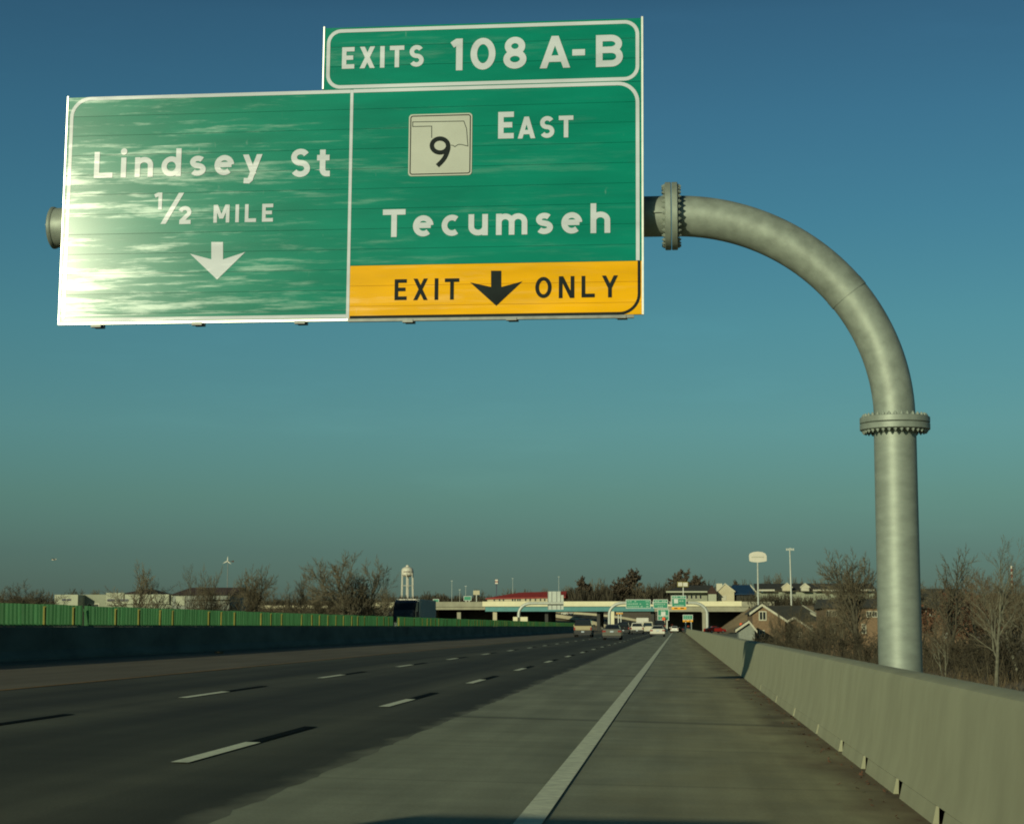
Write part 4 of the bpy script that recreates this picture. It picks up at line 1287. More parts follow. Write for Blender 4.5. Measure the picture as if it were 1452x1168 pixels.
mb = MB(); bx(mb, 249, 845, 262, 858, 300.2, .15); mb.build('white_panel', M['store_white'], t)
mb = MB(); bx(mb, 268, 844.5, 326, 850, 299.6, .5); mb.build('fascia', M['siding'], t)
t = thing('retaining_wall', (at(420, 888, 340).x, 340, -1), 'low cream wall across the field left of the big bare trees', 'wall')
mb = MB(); bx(mb, 330, 858, 465, 862, 340, .5); mb.build('wall_panel', M['cream'], t)
t = thing('retaining_wall', (at(538, 888, 450).x, 450, 3), 'cream approach wall between the big bare trees and the truck', 'wall')
mb = MB(); bx(mb, 525, 854, 566, 860.5, 452, .5); mb.build('wall_panel', M['conc_lit'], t)
# red roofed lodge behind the overpass
RYt = 560.0
t = thing('lodge_building', (at(740, 888, RYt).x, RYt, gz(at(740, 888, RYt).x, RYt)), 'long cream lodge with a red roof right behind the overpass', 'building')
a, b = at(691, 847.5, RYt), at(783, 847.5, RYt)
mb = MB(); mb.box(a.x, b.x, RYt, RYt + 14, 0, a.z); mb.build('wall', M['cream'], t)
z0_, z1_ = at(700, 847.8, RYt).z, at(700, 839.3, RYt).z
mb = MB(); mb.prism([(a.x - .5, RYt - .5, z0_), (a.x + 9, RYt + 6, z1_), (b.x + 4, RYt + 6, z1_ + .4), (b.x + 4, RYt - .5, z0_ + .4)], (0, .01, -.3))
mb.add([(a.x - .5, RYt - .5, z0_), (a.x + 9, RYt + 6, z1_), (a.x - .5, RYt + 14.5, z0_)], [(0, 1, 2)])
mb.add([(a.x - .5, RYt + 14.5, z0_), (a.x + 9, RYt + 6, z1_), (b.x + 4, RYt + 6, z1_ + .4), (b.x + 4, RYt + 14.5, z0_)], [(0, 1, 2, 3)])
mb.build('roof', M['roof_red'], t)
for px in (699.5, 707, 712.5, 725.5, 729, 733, 736, 744, 750.5, 757.8, 765, 771):
    window(t, px, 848.2, px + 2.6, 852.2, RYt, False)
# shops on the hill to the right
t = thing('gabled_shop', (at(1028, 888, 540).x, 540, 7), 'tan gabled shop with a long blue metal roof above the right end of the overpass', 'building')
mb = MB(); a, b, p = gable(mb, 1017.5, 1041, 837.5, 1028, 827.2, 540, 10, 3); mb.build('wall', M['cream'], t)
mb = MB(); rake(mb, a, p, 540, .3, .35); rake(mb, b, p, 540, .3, .35); mb.build('rake_board', M['trim'], t)
a, b = at(1032, 841.5, 541), at(1071, 841.5, 541); zr = at(1040, 829, 547).z
mb = MB(); mb.prism([(a.x, 540.6, a.z), (b.x, 540.6, a.z), (b.x - 1.4, 547, zr), (a.x + 1.5, 547, zr)], (0, .1, -.3)); mb.build('roof', M['roof_blue'], t)
mb = MB(); mb.box(at(1041.2, 850, 542).x, b.x - .6, 541.5, 552, 3, a.z - .3); mb.build('shaded_front', M['roof_dark'], t)  # near-black front, shade under the roof painted into its colour
mb = MB(); q0, q1 = Vector((b.x - 1.4, 540.4, zr)), Vector((b.x + .9, 540.4, a.z)); mb.prism([q0, q1, q1 + Vector((0, 0, -.45)), q0 + Vector((0, 0, -.45))], (0, .15, 0)); mb.build('rake_board', M['trim'], t)
mb = MB(); bx(mb, 1023, 844, 1030, 851, 539.9, .08); mb.build('door', M['trim'], t)
t = hip('white fronted shop with a brown pyramid roof left of the tan gabled shop', 1002.5, 1017.8, 841.5, 829.5, 536, 9, M['roof_brown'], M['store_white'], .45, 3)
mb = MB(); bx(mb, 1016, 827, 1024, 838, 546, 4); mb.build('side_gable', M['trim'], t)
t = thing('shopping_arcade', (at(975, 888, 545).x, 545, 6), 'long arcade with a dark roof and pale fascia above the overpass signs', 'building')
mb = MB(); bx(mb, 944.5, 837.6, 1003, 839.8, 543, 2); mb.build('fascia', M['store_white'], t)
mb = MB(); bx(mb, 951, 839.8, 1003, 854, 546, 8); mb.build('wall', M['store_grey'], t)
a, b = at(946, 838, 543), at(1012, 838, 543); zr = at(960, 829.5, 552).z
mb = MB(); mb.prism([(a.x, 543.2, a.z + .05), (b.x, 543.2, a.z + .05), (b.x, 552, zr), (a.x + 4, 552, zr)], (0, .1, -.25)); mb.build('roof', M['roof_dark'], t)
for i in range(7): window(t, 953 + i * 6.4, 843, 957 + i * 6.4, 849, 546, False)
t = thing('shopping_mall', (at(1160, 888, 520).x, 520, 6), 'long low mall with dark roof and thin white fascia behind the brick houses', 'building')
mb = MB(); bx(mb, 1073, 839, 1240, 856, 522, 12); mb.build('wall', M['store_grey'], t)
mb = MB(); bx(mb, 1075, 835.3, 1098.5, 837.7, 519.5, 1.5); bx(mb, 1153, 835.3, 1240, 837.5, 519.5, 1.5); mb.build('fascia', M['trim'], t)
a, b = at(1071, 836, 520), at(1242, 836, 520); zr = at(1100, 827, 530).z
mb = MB(); mb.prism([(a.x, 521.2, a.z + .05), (b.x, 521.2, a.z + .05), (b.x, 530, zr), (a.x, 530, zr)], (0, .1, -.25)); mb.build('roof', M['roof_dark'], t)
for (x0, x1, pe, pk, pp, m) in ((1109.5, 1122.3, 831.5, 1116, 826.5, 'cream'), (1136, 1147.2, 831.5, 1141.3, 827, 'trim')):
    mb = MB(); a, b, p = gable(mb, x0, x1, pe, pk, pp, 519, 9, at(x0, 837.6, 519).z); g = mb.build('dormer', M[m], t)
    mb = MB(); rake(mb, a, p, 519, .15, .3); rake(mb, b, p, 519, .15, .3); mb.build('rake_board', M['trim'], g)
# pylons, masts and the water tower
t = thing('pylon_sign', (at(1075, 888, 420).x, 420, gz(at(1075, 888, 420).x, 420)), 'tall white pylon sign with a rounded oblong face above the brick houses', 'sign')
c = Plane(at(1074.3, 790, 420), Vector((1, 0, 0)), Vector((0, 0, 1)))
L = [c.uv(*p) for p in ((1062, 787), (1063.2, 784.5), (1067, 782.6), (1074, 781.6), (1081, 782.4), (1085, 784.3), (1087, 787.5), (1087.2, 795), (1084, 796), (1074.5, 797.2), (1066, 796.3), (1062.6, 795))]
mb = MB(); c.slab(mb, L[::-1], -.5, .0); mb.build('sign_face', M['tank_white'], t)
mb = MB(); mb.tube([(c.o.x, 420.25, gz(c.o.x, 420) - .3), (c.o.x, 420.25, at(1074, 797.5, 420).z)], [.24, .16], 10); mb.build('pole', M['galv_far'], t)
mb = MB()
for i in range(9):
    u, v = c.uv(1066 + i * 2, 790.2); c.slab(mb, [(u, v), (u + .2, v), (u + .2, v + .18), (u, v + .18)], .002, .01)
mb.build('lettering', M['store_grey'], t)
t = thing('floodlight_mast', (at(1120.5, 888, 460).x, 460, gz(at(1120.5, 888, 460).x, 460)), 'tall pale floodlight mast with a cluster of lamps behind the brick houses', 'light mast')
x = at(1120.3, 800, 460).x
mb = MB(); mb.tube([(x + .2, 460, gz(x, 460) - .3), (x, 460, at(1120, 779, 460).z)], [.24, .14], 8); mb.build('pole', M['galv_far'], t)
for k, px in enumerate((1115.5, 1118, 1120.3, 1122.6, 1125)):
    mb = MB(); bx(mb, px - 1, 776.5 + (k != 2) * .7, px + 1, 779.7 + (k != 2) * .5, 459.8, .4); mb.build('lamp', M['sign_back'], t)
t = thing('bank_sign', (at(968.5, 888, 492).x, 492, 7.7), 'white and olive sign board on a pole above the overpass', 'sign')
mb = MB(); bx(mb, 960.5, 824.3, 976, 832, 492, .5); mb.build('board', M['screen_yel'], t)
mb = MB(); bx(mb, 961.5, 825.3, 967.5, 830.8, 491.9, .09); bx(mb, 968.5, 825.5, 975, 831, 491.9, .09); mb.build('sign_face', M['tank_white'], t)
mb = MB(); mb.box(at(968.2, 850, 492).x, at(969.5, 850, 492).x, 492.1, 492.35, 5, at(968, 832, 492).z); mb.build('pole', M['galv_far'], t)
t = thing('water_tower', (at(577.5, 888, 1400).x, 1400, gz(-200, 1400)), 'white water tower on legs rising above the truck', 'water tower')
cx = at(577.3, 888, 1400).x; mpp = 1400 / F_PX
zz = lambda py: at(577, py, 1400).z
rr = 8.7 * mpp
mb = MB(); mb.lathe((cx, 1400, 0), [(.4, zz(817.7)), (rr * .55, zz(817.2)), (rr * .9, zz(815)), (rr, zz(811.5)), (rr, zz(808.5)), (rr * .86, zz(805.6)), (rr * .5, zz(803.8)), (rr * .24, zz(803.2))], 28); smooth_angle(mb.build('tank', M['tank_white'], t), 40)
mb = MB(); mb.lathe((cx, 1400, 0), [(rr * .26, zz(803.6)), (rr * .26, zz(801.4)), (.2, zz(800.6))], 12); mb.build('roof_vent', M['tank_white'], t)
mb = MB(); mb.tube([(cx, 1400, 5), (cx, 1400, zz(817))], .5, 10); mb.build('riser_pipe', M['tank_white'], t)
for k in range(6):
    a = R(30 + 60 * k)
    mb = MB(); mb.tube([(cx + rr * 1.12 * math.cos(a), 1400 + rr * 1.12 * math.sin(a), 5), (cx + rr * .97 * math.cos(a), 1400 + rr * .97 * math.sin(a), zz(812))], .32, 8); mb.build('leg', M['tank_white'], t)
mb = MB()
for k in range(6):
    a, b = R(30 + 60 * k), R(90 + 60 * k)
    mb.tube([(cx + rr * 1.04 * math.cos(a), 1400 + rr * 1.04 * math.sin(a), zz(830)), (cx + rr * 1.04 * math.cos(b), 1400 + rr * 1.04 * math.sin(b), zz(830))], .18, 6)
mb.build('brace_ring', M['tank_white'], t)
mb = MB()
for i in range(7):
    a = R(-122 + i * 9.5); q = Vector((cx + (rr + .05) * math.cos(a), 1400 + (rr + .05) * math.sin(a), 0)); tn = Vector((-math.sin(a), math.cos(a), 0))
    mb.prism([q + Vector((0, 0, zz(811.2))), q + tn * .5 + Vector((0, 0, zz(811.2))), q + tn * .5 + Vector((0, 0, zz(809.7))), q + Vector((0, 0, zz(809.7)))], Vector((math.cos(a), math.sin(a), 0)) * .05)
mb.build('lettering', M['roof_brown'], t)
t = thing('pylon_sign', (at(704, 888, 620).x, 620, gz(at(704, 888, 620).x, 620)), 'small square red and white sign on a dark pole above the red roofed lodge', 'sign')
mb = MB(); bx(mb, 701.3, 820.5, 706.6, 828, 620, .6); mb.build('cabinet', M['letter_blue'], t)
mb = MB(); bx(mb, 702, 821.3, 706, 823.6, 619.9, .09); bx(mb, 702, 825.3, 706, 827.4, 619.9, .09); mb.build('sign_face', M['tank_white'], t)
mb = MB(); bx(mb, 702.6, 823.8, 705.6, 825.2, 619.88, .1); mb.build('emblem', M['roof_red'], t)
mb = MB(); mb.box(at(703.3, 850, 620).x, at(704.5, 850, 620).x, 620.1, 620.4, 2, at(704, 828, 620).z); mb.build('pole', M['letter_blue'], t)
t = thing('billboard', (at(675.5, 888, 500).x, 500, 7.5), 'blank greyish billboard on a post above the left span of the overpass', 'billboard')
mb = MB(); bx(mb, 671, 836.8, 680, 843, 500, .4); mb.build('board', M['cream'], t)
mb = MB(); bx(mb, 675, 843, 676, 855, 500.1, .3); mb.build('post', M['galv_far'], t)
t = thing('wind_turbine', (at(321.8, 888, 380).x, 380, gz(at(321.8, 888, 380).x, 380)), 'slim small wind turbine with three white blades rising behind the barn roof', 'wind turbine')
x, zh = at(321.5, 888, 380).x, at(321.5, 795.5, 380).z
mb = MB(); mb.tube([(x, 380, -1), (x, 380, zh)], [.14, .07], 6); mb.build('mast', M['alu_dark'], t)
hub = MB(); hub.lathe((x, 379.75, zh), [(.10, -.25), (.16, 0), (.13, .3)], 10, 'Y'); hub.build('hub', M['tank_white'], t)
for a in (85, 205, 325):
    d = Vector((math.cos(R(a)), 0, math.sin(R(a)))); n = Vector((-d.z, 0, d.x))
    q = Vector((x, 379.5, zh))
    mb = MB(); mb.prism([q + n * .10, q + d * .95 + n * .03, q + d * 1.0 - n * .02, q + d * .25 - n * .11], (0, .05, 0)); mb.build('blade', M['tank_white'], t)
mb = MB(); mb.prism([(x + .5, 380, zh - .05), (x + 1.25, 380, zh - .22), (x + 1.25, 380, zh + .18)], (0, .04, 0)); mb.box(x, x + .6, 380, 380.05, zh - .03, zh + .03); mb.build('tail_vane', M['roof_brown'], t)
for i, (px, y0, Y, lab) in enumerate(((640.5, 823.5, 600, 'tallest thin light pole above the left span of the overpass'), (660.2, 831, 560, 'thin light pole above the small green overpass sign'), (651.7, 836, 560, 'short thin light pole between two taller ones over the left span'),
                                 (727, 820, 640, 'thin light pole rising behind the red lodge roof'), (792.5, 817.5, 640, 'thin light pole rising behind the ribbed sign back'))):
    x = at(px, 888, Y).x
    t = thing('light_pole', (x, Y, gz(x, Y)), lab, 'light pole', 'thin distant light poles')
    zt_ = at(px, y0, Y).z
    mb = MB(); mb.tube([(x, Y, gz(x, Y) - .3), (x, Y, zt_)], [.07, .04], 6); mb.build('pole', M['galv_far'], t)
    mb = MB(); mb.box(x - .3, x + .3, Y - .1, Y + .1, zt_, zt_ + .1); mb.build('lamp_arm', M['galv_far'], t)
t = thing('red_striped_mast', (at(1437, 888, 700).x, 700, gz(at(1437, 888, 700).x, 700)), 'slim red and white striped mast showing between the right bare trees', 'mast')
x = at(1437, 888, 700).x; zt_ = at(1437, 802, 700).z
for k in range(9):
    mb = MB(); z0_ = zt_ - (k + 1) * 1.05; mb.tube([(x, 700, z0_), (x, 700, z0_ + 1.04)], .38, 8); mb.build('red_band' if k % 2 else 'white_band', M['roof_red'] if k % 2 else M['tank_white'], t)
mb = MB(); mb.tube([(x, 700, 5), (x, 700, zt_ - 9.5)], .4, 8); mb.build('pole', M['galv_far'], t)
t = thing('bird', at(76.5, 793.5, 90), 'small white bird gliding in the sky above the white showroom', 'bird')
q = at(76.5, 793.5, 90)
mb = MB(); mb.tube([q + Vector((-.13, 0, .0)), q + Vector((-.06, 0, .012)), q + Vector((.03, 0, .008)), q + Vector((.12, .0, .03)), q + Vector((.15, 0, .03))], [.006, .03, .035, .018, .004], 8); mb.build('body', M['tank_white'], t, smooth=True)
for s in (-1, 1):
    mb = MB(); mb.prism([q + Vector((-.04, s * .02, .02)), q + Vector((.06, s * .02, .02)), q + Vector((.02, s * .14, .06)), q + Vector((-.05, s * .28, .045))], (0, 0, .006)); mb.build('wing', M['tank_white'], t)

#PART5
# ------------------------------------------------------------------ vehicles (local: rear at y=0, front at +y)
def rear_car(label, cat, name, px, Y, col_, kind, group=None, rot=0.0, x=None, z=None, upper=None, tail=True, face=1, W=None):
    """a car built from lofted lower body and cabin, windows, lamps, bumper, plate and four wheels"""
    K = {'sedan': dict(L=4.8, W=1.82, low=[(0.10, .30), (.02, .42), (0, .74), (.06, .98), (.55, 1.03), (3.55, .98), (4.62, .80), (4.8, .62), (4.78, .32)], cab=(.45, 1.45, 2.55, 3.75, 1.0, 1.45), wr=.60, wb=.82, wh=.33),
         'suv': dict(L=5.1, W=2.0, low=[(0.08, .42), (0, .55), (0, 1.12), (.06, 1.18), (3.7, 1.14), (4.95, 1.05), (5.1, .8), (5.08, .45)], cab=(.05, .42, 3.0, 3.95, 1.15, 1.88), wr=.74, wb=.93, wh=.40),
         'pickup': dict(L=5.7, W=2.02, low=[(0.06, .74), (0, .80), (0, 1.20), (.05, 1.24), (4.1, 1.20), (5.55, 1.10), (5.7, .95), (5.66, .72)], cab=(.06, .30, 3.4, 4.2, 1.22, 1.95), wr=.80, wb=.94, wh=.42),
         'van': dict(L=5.4, W=2.0, low=[(0.05, .40), (0, .5), (0, 1.18), (.02, 1.2), (4.5, 1.16), (5.3, .95), (5.4, .75), (5.38, .42)], cab=(.02, .16, 3.6, 4.7, 1.18, 2.15), wr=.84, wb=.97, wh=.38)}[kind]
    L_, Wd = K['L'], W or K['W']
    if x is None: x = at(px, 895, Y).x
    if z is None: z = rz(x)
    t = thing(name, (0, 0, 0), label, cat, group)
    m = paint(*col_)
    mu = paint(*upper) if upper else m
    h = Wd / 2
    def shell(poly, hw, nm, mm, bev):
        mb = MB(); n = len(poly)
        vs = [(-hw(zz), yy, zz) for yy, zz in poly] + [(hw(zz), yy, zz) for yy, zz in poly]
        mb.add(vs, [tuple(range(n)), tuple(range(n, 2 * n))[::-1]] + [(i, n + i, n + (i + 1) % n, (i + 1) % n) for i in range(n)])
        return smooth_angle(mb.build(nm, mm, t, bevel=bev), 35)
    shell(K['low'], lambda zz: h * (1 if .45 < zz < .95 else .96), 'body', m, .07)
    y0, y1, y2, y3, zb_, zr_ = K['cab']
    wb_, wr_ = h * K['wb'], h * K['wr']
    hw = lambda zz: wb_ + (wr_ - wb_) * (zz - zb_) / (zr_ - zb_)
    shell([(y0, zb_ - .05), (y1, zr_ - .06), (y1 + .25, zr_), (y2 - .2, zr_), (y2, zr_ - .05), (y3, zb_ - .05)], hw, 'cabin', mu, .06)
    def pane(p, nm):      # p: 4 corners, pushed out 1 cm and given thickness
        p = [Vector(q) for q in p]; c = sum(p, Vector()) / 4
        nrm = (p[1] - p[0]).cross(p[3] - p[0]).normalized()
        if nrm.dot(c - Vector((0, L_ / 2, zb_ * .8))) < 0: nrm = -nrm
        MB().prism([q + nrm * .004 for q in p], nrm * .012).build(nm, M['glass'], t)
    def lerp(a, b, k): return a + (b - a) * k
    za, zc = lerp(zb_, zr_, .12), lerp(zb_, zr_, .80)
    ya, yc = lerp(y0, y1, .17), lerp(y0, y1, .83)
    pane([(-hw(za) * .88, ya, za), (hw(za) * .88, ya, za), (hw(zc) * .84, yc, zc), (-hw(zc) * .84, yc, zc)], 'rear_window')
    ya, yc = lerp(y3, y2, .17), lerp(y3, y2, .85)
    pane([(-hw(za) * .88, ya, za), (hw(za) * .88, ya, za), (hw(zc) * .84, yc, zc), (-hw(zc) * .84, yc, zc)], 'windscreen')
    for s in (-1, 1):
        pane([(s * hw(za), lerp(y0, y1, .17) + .25, za), (s * hw(za), lerp(y3, y2, .17) - .3, za), (s * hw(zc), lerp(y3, y2, .8) - .25, zc), (s * hw(zc), lerp(y0, y1, .85) + .2, zc)], 'side_window')
        zl = .80 if kind == 'sedan' else 1.0
        MB().box(min(s * h * .98, s * h * (.62 if kind == 'sedan' else .82)), max(s * h * .98, s * h * (.62 if kind == 'sedan' else .82)), -.012, .10, zl - (.08 if kind == 'sedan' else .22), zl + .07).build('tail_lamp', M['tail'], t)
        MB().box(min(s * h * .95, s * h * .6), max(s * h * .95, s * h * .6), L_ - .12, L_ + .005, zl - .22, zl - .08).build('headlight', M['plate'], t)
        MB().box(min(s * h * 1.0, s * (h + .2)), max(s * h, s * (h + .2)), y3 - .55, y3 - .4, zb_ - .02, zb_ + .16).build('mirror', m, t)
    bm_ = M['bumper_dark'] if kind == 'pickup' else (M['bumper_dark'] if kind == 'suv' else m)
    zbp = .38 if kind == 'sedan' else .48
    MB().box(-h * .97, h * .97, -.07, .1, zbp, zbp + .2).build('rear_bumper', bm_, t, bevel=.03)
    MB().box(-h * .9, h * .9, .06, L_ - .1, .22 if kind == 'sedan' else .3, .46 if kind != 'pickup' else .80).build('underbody', M['bumper_dark'], t)
    MB().box(-.16, .16, -.085 if kind != 'sedan' else -.03, -.06 if kind != 'sedan' else .02, (zbp + .03) if kind != 'sedan' else .70, (zbp + .18) if kind != 'sedan' else .84).build('licence_plate', M['plate'], t)
    for yy in (.95, L_ - .95):
        for s in (-1, 1):
            wh = K['wh']
            mb = MB(); mb.lathe((s * (h - .14), yy, wh), [(wh * .62, -.12), (wh - .03, -.115), (wh, -.07), (wh, .07), (wh - .03, .115), (wh * .62, .12)], 20, 'X')
            w = smooth_angle(mb.build('wheel', M['tyre'], t, origin=(0, 0, 0)), 40)
            mb = MB(); mb.lathe((s * (h - .14), yy, wh), [(wh * .6, -.125), (wh * .5, -.10), (wh * .5, .10), (wh * .6, .125)], 16, 'X'); mb.build('rim', M['rim'], w, origin=(0, 0, 0))
    t.location = (x, Y, z)
    t.rotation_euler = (0, 0, rot)
    return t
rear_car('tan pickup truck with dark upper body in the left lane ahead', 'pickup truck', 'pickup_truck', 826.3, 208, ('tan', (.40, .33, .19)), 'pickup', upper=('black', (.012, .012, .014)))
rear_car('grey sedan in the middle lane to the right of the tan pickup', 'car', 'sedan_car', 867.5, 176, ('grey', (.12, .118, .09)), 'sedan')
rear_car('large white sport utility vehicle ahead of the grey sedan', 'car', 'utility_vehicle', 903.3, 312, ('white', (.60, .58, .48)), 'suv', W=2.15)
rear_car('white sedan alone in the right lane', 'car', 'sedan_car', 932.3, 243, ('white', (.60, .58, .48)), 'sedan', W=1.95)
rear_car('cream van between the large white utility vehicle and the white sedan', 'van', 'van', 918.5, 345, ('cream', (.58, .54, .40)), 'van')
rear_car('black car left of the large white utility vehicle', 'car', 'sedan_car', 883.5, 300, ('black', (.012, .012, .014)), 'suv')
rear_car('dark pickup truck farther on just above the roof of the white sedan', 'pickup truck', 'pickup_truck', 931.5, 350, ('black', (.012, .012, .014)), 'pickup', x=-3.2, z=.55)
rear_car('small bright white car at the far end of the right edge line', 'car', 'sedan_car', 956.3, 420, ('bright', (.75, .74, .66)), 'sedan')
rear_car('dark car beside the foot of the small yellow banded sign', 'car', 'sedan_car', 973.0, 415, ('black', (.012, .012, .014)), 'sedan')
rear_car('red car on the side road under the right end of the overpass', 'car', 'sedan_car', 1013, 405, ('red', (.34, .02, .012)), 'sedan', rot=R(-55), x=at(1011, 888, 405).x - 1.5, z=gz(9, 405) + .35)
rear_car('white car coming down the curved road behind the overpass', 'car', 'sedan_car', 809, 600, ('white', (.60, .58, .48)), 'suv', rot=R(30), x=at(809, 888, 598).x, z=gz(at(809, 888, 598).x, 598) + 1.6)

# delivery truck seen over the white utility vehicle
def box_truck(label, x, Y, z, L_=7.0, W=2.4, H=3.5, colr=('boxwhite', (.60, .58, .50)), cabc=('white', (.60, .58, .48))):
    t = thing('box_truck', (0, 0, 0), label, 'truck')
    h = W / 2
    mb = MB(); mb.box(-h, h, 0, L_ - 2.0, .95, H); mb.build('cargo_box', paint(*colr), t, bevel=.03)
    mb = MB(); mb.box(-h * .93, h * .93, -.012, -.001, 1.05, H - .2); mb.build('rear_door', paint(*colr), t)
    MB().box(-h * .5, h * .5, .1, L_ - .3, .6, .94).build('chassis', M['bumper_dark'], t)
    mb = MB(); mb.prism([(-h * .92, L_ - 1.95, .6), (-h * .92, L_ - 1.95, 2.45), (-h * .92, L_ - .9, 2.4), (-h * .92, L_ - .35, 1.55), (-h * .92, L_ + .3, 1.35), (-h * .92, L_ + .35, .6)], (W * .92, 0, 0)); mb.build('cab', paint(*cabc), t, bevel=.06)
    MB().prism([(-h * .8, L_ - .86, 2.32), (-h * .8, L_ - .36, 1.62), (h * .8, L_ - .36, 1.62), (h * .8, L_ - .86, 2.32)], (0, .03, .02)).build('windscreen', M['glass'], t)
    for s in (-1, 1):
        MB().box(min(s * h * .92, s * h * .66), max(s * h * .92, s * h * .66), -.03, .0, .75, .92).build('tail_lamp', M['tail'], t)
        for yy in (1.4, L_ - .9):
            mb = MB(); mb.lathe((s * (h - .18), yy, .46), [(.28, -.13), (.44, -.125), (.46, -.08), (.46, .08), (.44, .125), (.28, .13)], 20, 'X'); w = smooth_angle(mb.build('wheel', M['tyre'], t, origin=(0, 0, 0)), 40)
            mb = MB(); mb.lathe((s * (h - .18), yy, .46), [(.27, -.14), (.2, -.1), (.2, .1), (.27, .14)], 14, 'X'); mb.build('rim', M['rim'], w, origin=(0, 0, 0))
    MB().box(-h * .9, h * .9, -.12, .0, .5, .66).build('rear_bumper', M['bumper_dark'], t)
    t.location = (x, Y, z)
    return t
box_truck('white box truck showing above the large white utility vehicle', at(911, 888, 372).x, 372, .15, H=2.9)
box_truck('white box truck just behind in the next lane, casting its shadow on the road', -6.9, -6.6, rz(-6.9), L_=8.0, H=3.62)

# semi truck on the other roadway, facing us
def semi(label, px, Y):
    x = at(px, 888, Y).x
    t = thing('semi_truck', (0, 0, 0), label, 'truck')
    dk = paint('night', (.010, .012, .014)); tr = M['trailer']
    h = 1.25
    mb = MB()                                  # cab with sloping roof fairing, front at -y
    side = [(.9, .55), (.9, 1.75), (1.15, 1.95), (1.5, 2.95), (2.2, 3.72), (2.9, 3.98), (4.1, 3.98), (4.1, .55)]
    mb.prism([(-h * .96, y, z) for y, z in side], (h * 1.92, 0, 0)); mb.build('cab', dk, t, bevel=.14)
    mb = MB(); mb.box(-h * .8, h * .8, -.35, 1.0, .62, 1.72); mb.build('bonnet', dk, t, bevel=.12)
    MB().prism([(-h * .82, 1.17, 2.02), (h * .82, 1.17, 2.02), (h * .78, 1.47, 2.86), (-h * .78, 1.47, 2.86)], (0, -.03, .008)).build('windscreen', M['glass'], t)
    MB().box(-h * .62, h * .62, -.40, -.36, .75, 1.6).build('grille', M['chrome'], t)
    MB().box(-h * .98, h * .98, -.55, -.36, .45, .72).build('bumper', M['chrome'], t)
    for s in (-1, 1):
        MB().box(min(s * h * .3, s * h * .85), max(s * h * .3, s * h * .85), 1.02, 1.12, 1.74, 1.84).build('marker_light', M['screen_yel'], t)
        MB().box(min(s * h * .62, s * h * .95), max(s * h * .62, s * h * .95), -.42, -.36, .95, 1.2).build('headlight', M['plate'], t)
        MB().box(min(s * (h + .05), s * (h + .35)), max(s * (h + .05), s * (h + .35)), 1.35, 1.45, 2.0, 2.75).build('mirror', M['bumper_dark'], t)
        MB().tube([(s * (h + .02), 4.2, .9), (s * (h + .02), 4.2, 4.1)], .08, 10).build('exhaust_stack', M['chrome'], t)
        for yy in (.3, 4.0, 5.2, 15.6, 16.9):
            mb = MB(); mb.lathe((s * (h - .16), yy, .5), [(.3, -.15), (.48, -.14), (.5, -.1), (.5, .1), (.48, .14), (.3, .15)], 18, 'X'); w = mb.build('wheel', M['tyre'], t, origin=(0, 0, 0))
            mb = MB(); mb.lathe((s * (h - .16), yy, .5), [(.29, -.16), (.2, -.1), (.2, .1), (.29, .16)], 14, 'X'); mb.build('rim', M['rim'], w, origin=(0, 0, 0))
    mb = MB(); mb.box(-h, h, 4.5, 18.2, 1.15, 4.12); mb.build('trailer', tr, t, bevel=.03)
    MB().box(-h, h, 4.46, 4.6, 4.0, 4.13).build('trailer_rail', M['tank_white'], t)
    mb = MB()
    for i in range(14): mb.box(h + .001, h + .025, 5 + i * .95, 5.06 + i * .95, 1.2, 4.0)
    mb.build('trailer_ribs', tr, t)
    t.location = (x, Y, rz(x))
    return t
M['trailer'] = mat('trailer_panel', (.24, .28, .28), .5, .06, 1)
semi('black semi truck pulling a grey trailer on the other side of the green glare screen', 570, 196)

# road work bits
def drum(label, px, py, Y, m='orange', grp='orange road work drums'):
    x = at(px, 888, Y).x
    z = gz(x, Y) + (.2 if -19 < x < 2.1 else 0)
    t = thing('traffic_drum', (x, Y, z), label, 'traffic drum')
    zt_ = max(z + 1.0, at(px, py, Y).z)
    hgt = zt_ - z
    mb = MB(); mb.lathe((x, Y, z), [(.38, 0), (.38, .08), (.30, .09), (.27, hgt * .6), (.23, hgt), (.05, hgt + .02)], 14); mb.build('barrel', M['orange'], t)
    for k in (.3, .6):
        mb = MB(); mb.lathe((x, Y, z), [(.305, hgt * k), (.295, hgt * (k + .14))], 14); mb.build('white_band', M['tank_white'], t)
drum('orange drum left of the small bright white car', 952.8, 884.5, 425)
drum('orange drum beside the far end of the right barrier', 976, 887, 398)
drum('orange drum on the side road behind the pale green shed', 1051, 883, 300)
x = at(941, 888, 402).x
t = thing('road_work_sign', (x, 402, rz(x)), 'red orange round board on a broad pale post in front of the roadside sign', 'sign')
mb = MB(); mb.lathe((x, 384.4, at(941, 876.7, 384.4).z), [(.3, 0), (.33, -.05)], 20, 'Y'); 
o = MB(); bx(o, 939, 874.7, 943, 878.9, 384.2, .1); 
c = Plane(at(941, 876.8, 384.3), Vector((1, 0, 0)), Vector((0, 0, 1)))
mb = MB(); c.slab(mb, [(.34 * math.cos(i * math.pi / 10), .34 * math.sin(i * math.pi / 10)) for i in range(20)], 0, .05); mb.build('round_board', M['orange'], t, origin=(x, 402, rz(x)))
mb = MB(); bx(mb, 939.3, 879, 942.7, 885.5, 384.4, .3); mb.build('pale_post', M['conc_lit'], t, origin=(x, 402, rz(x)))
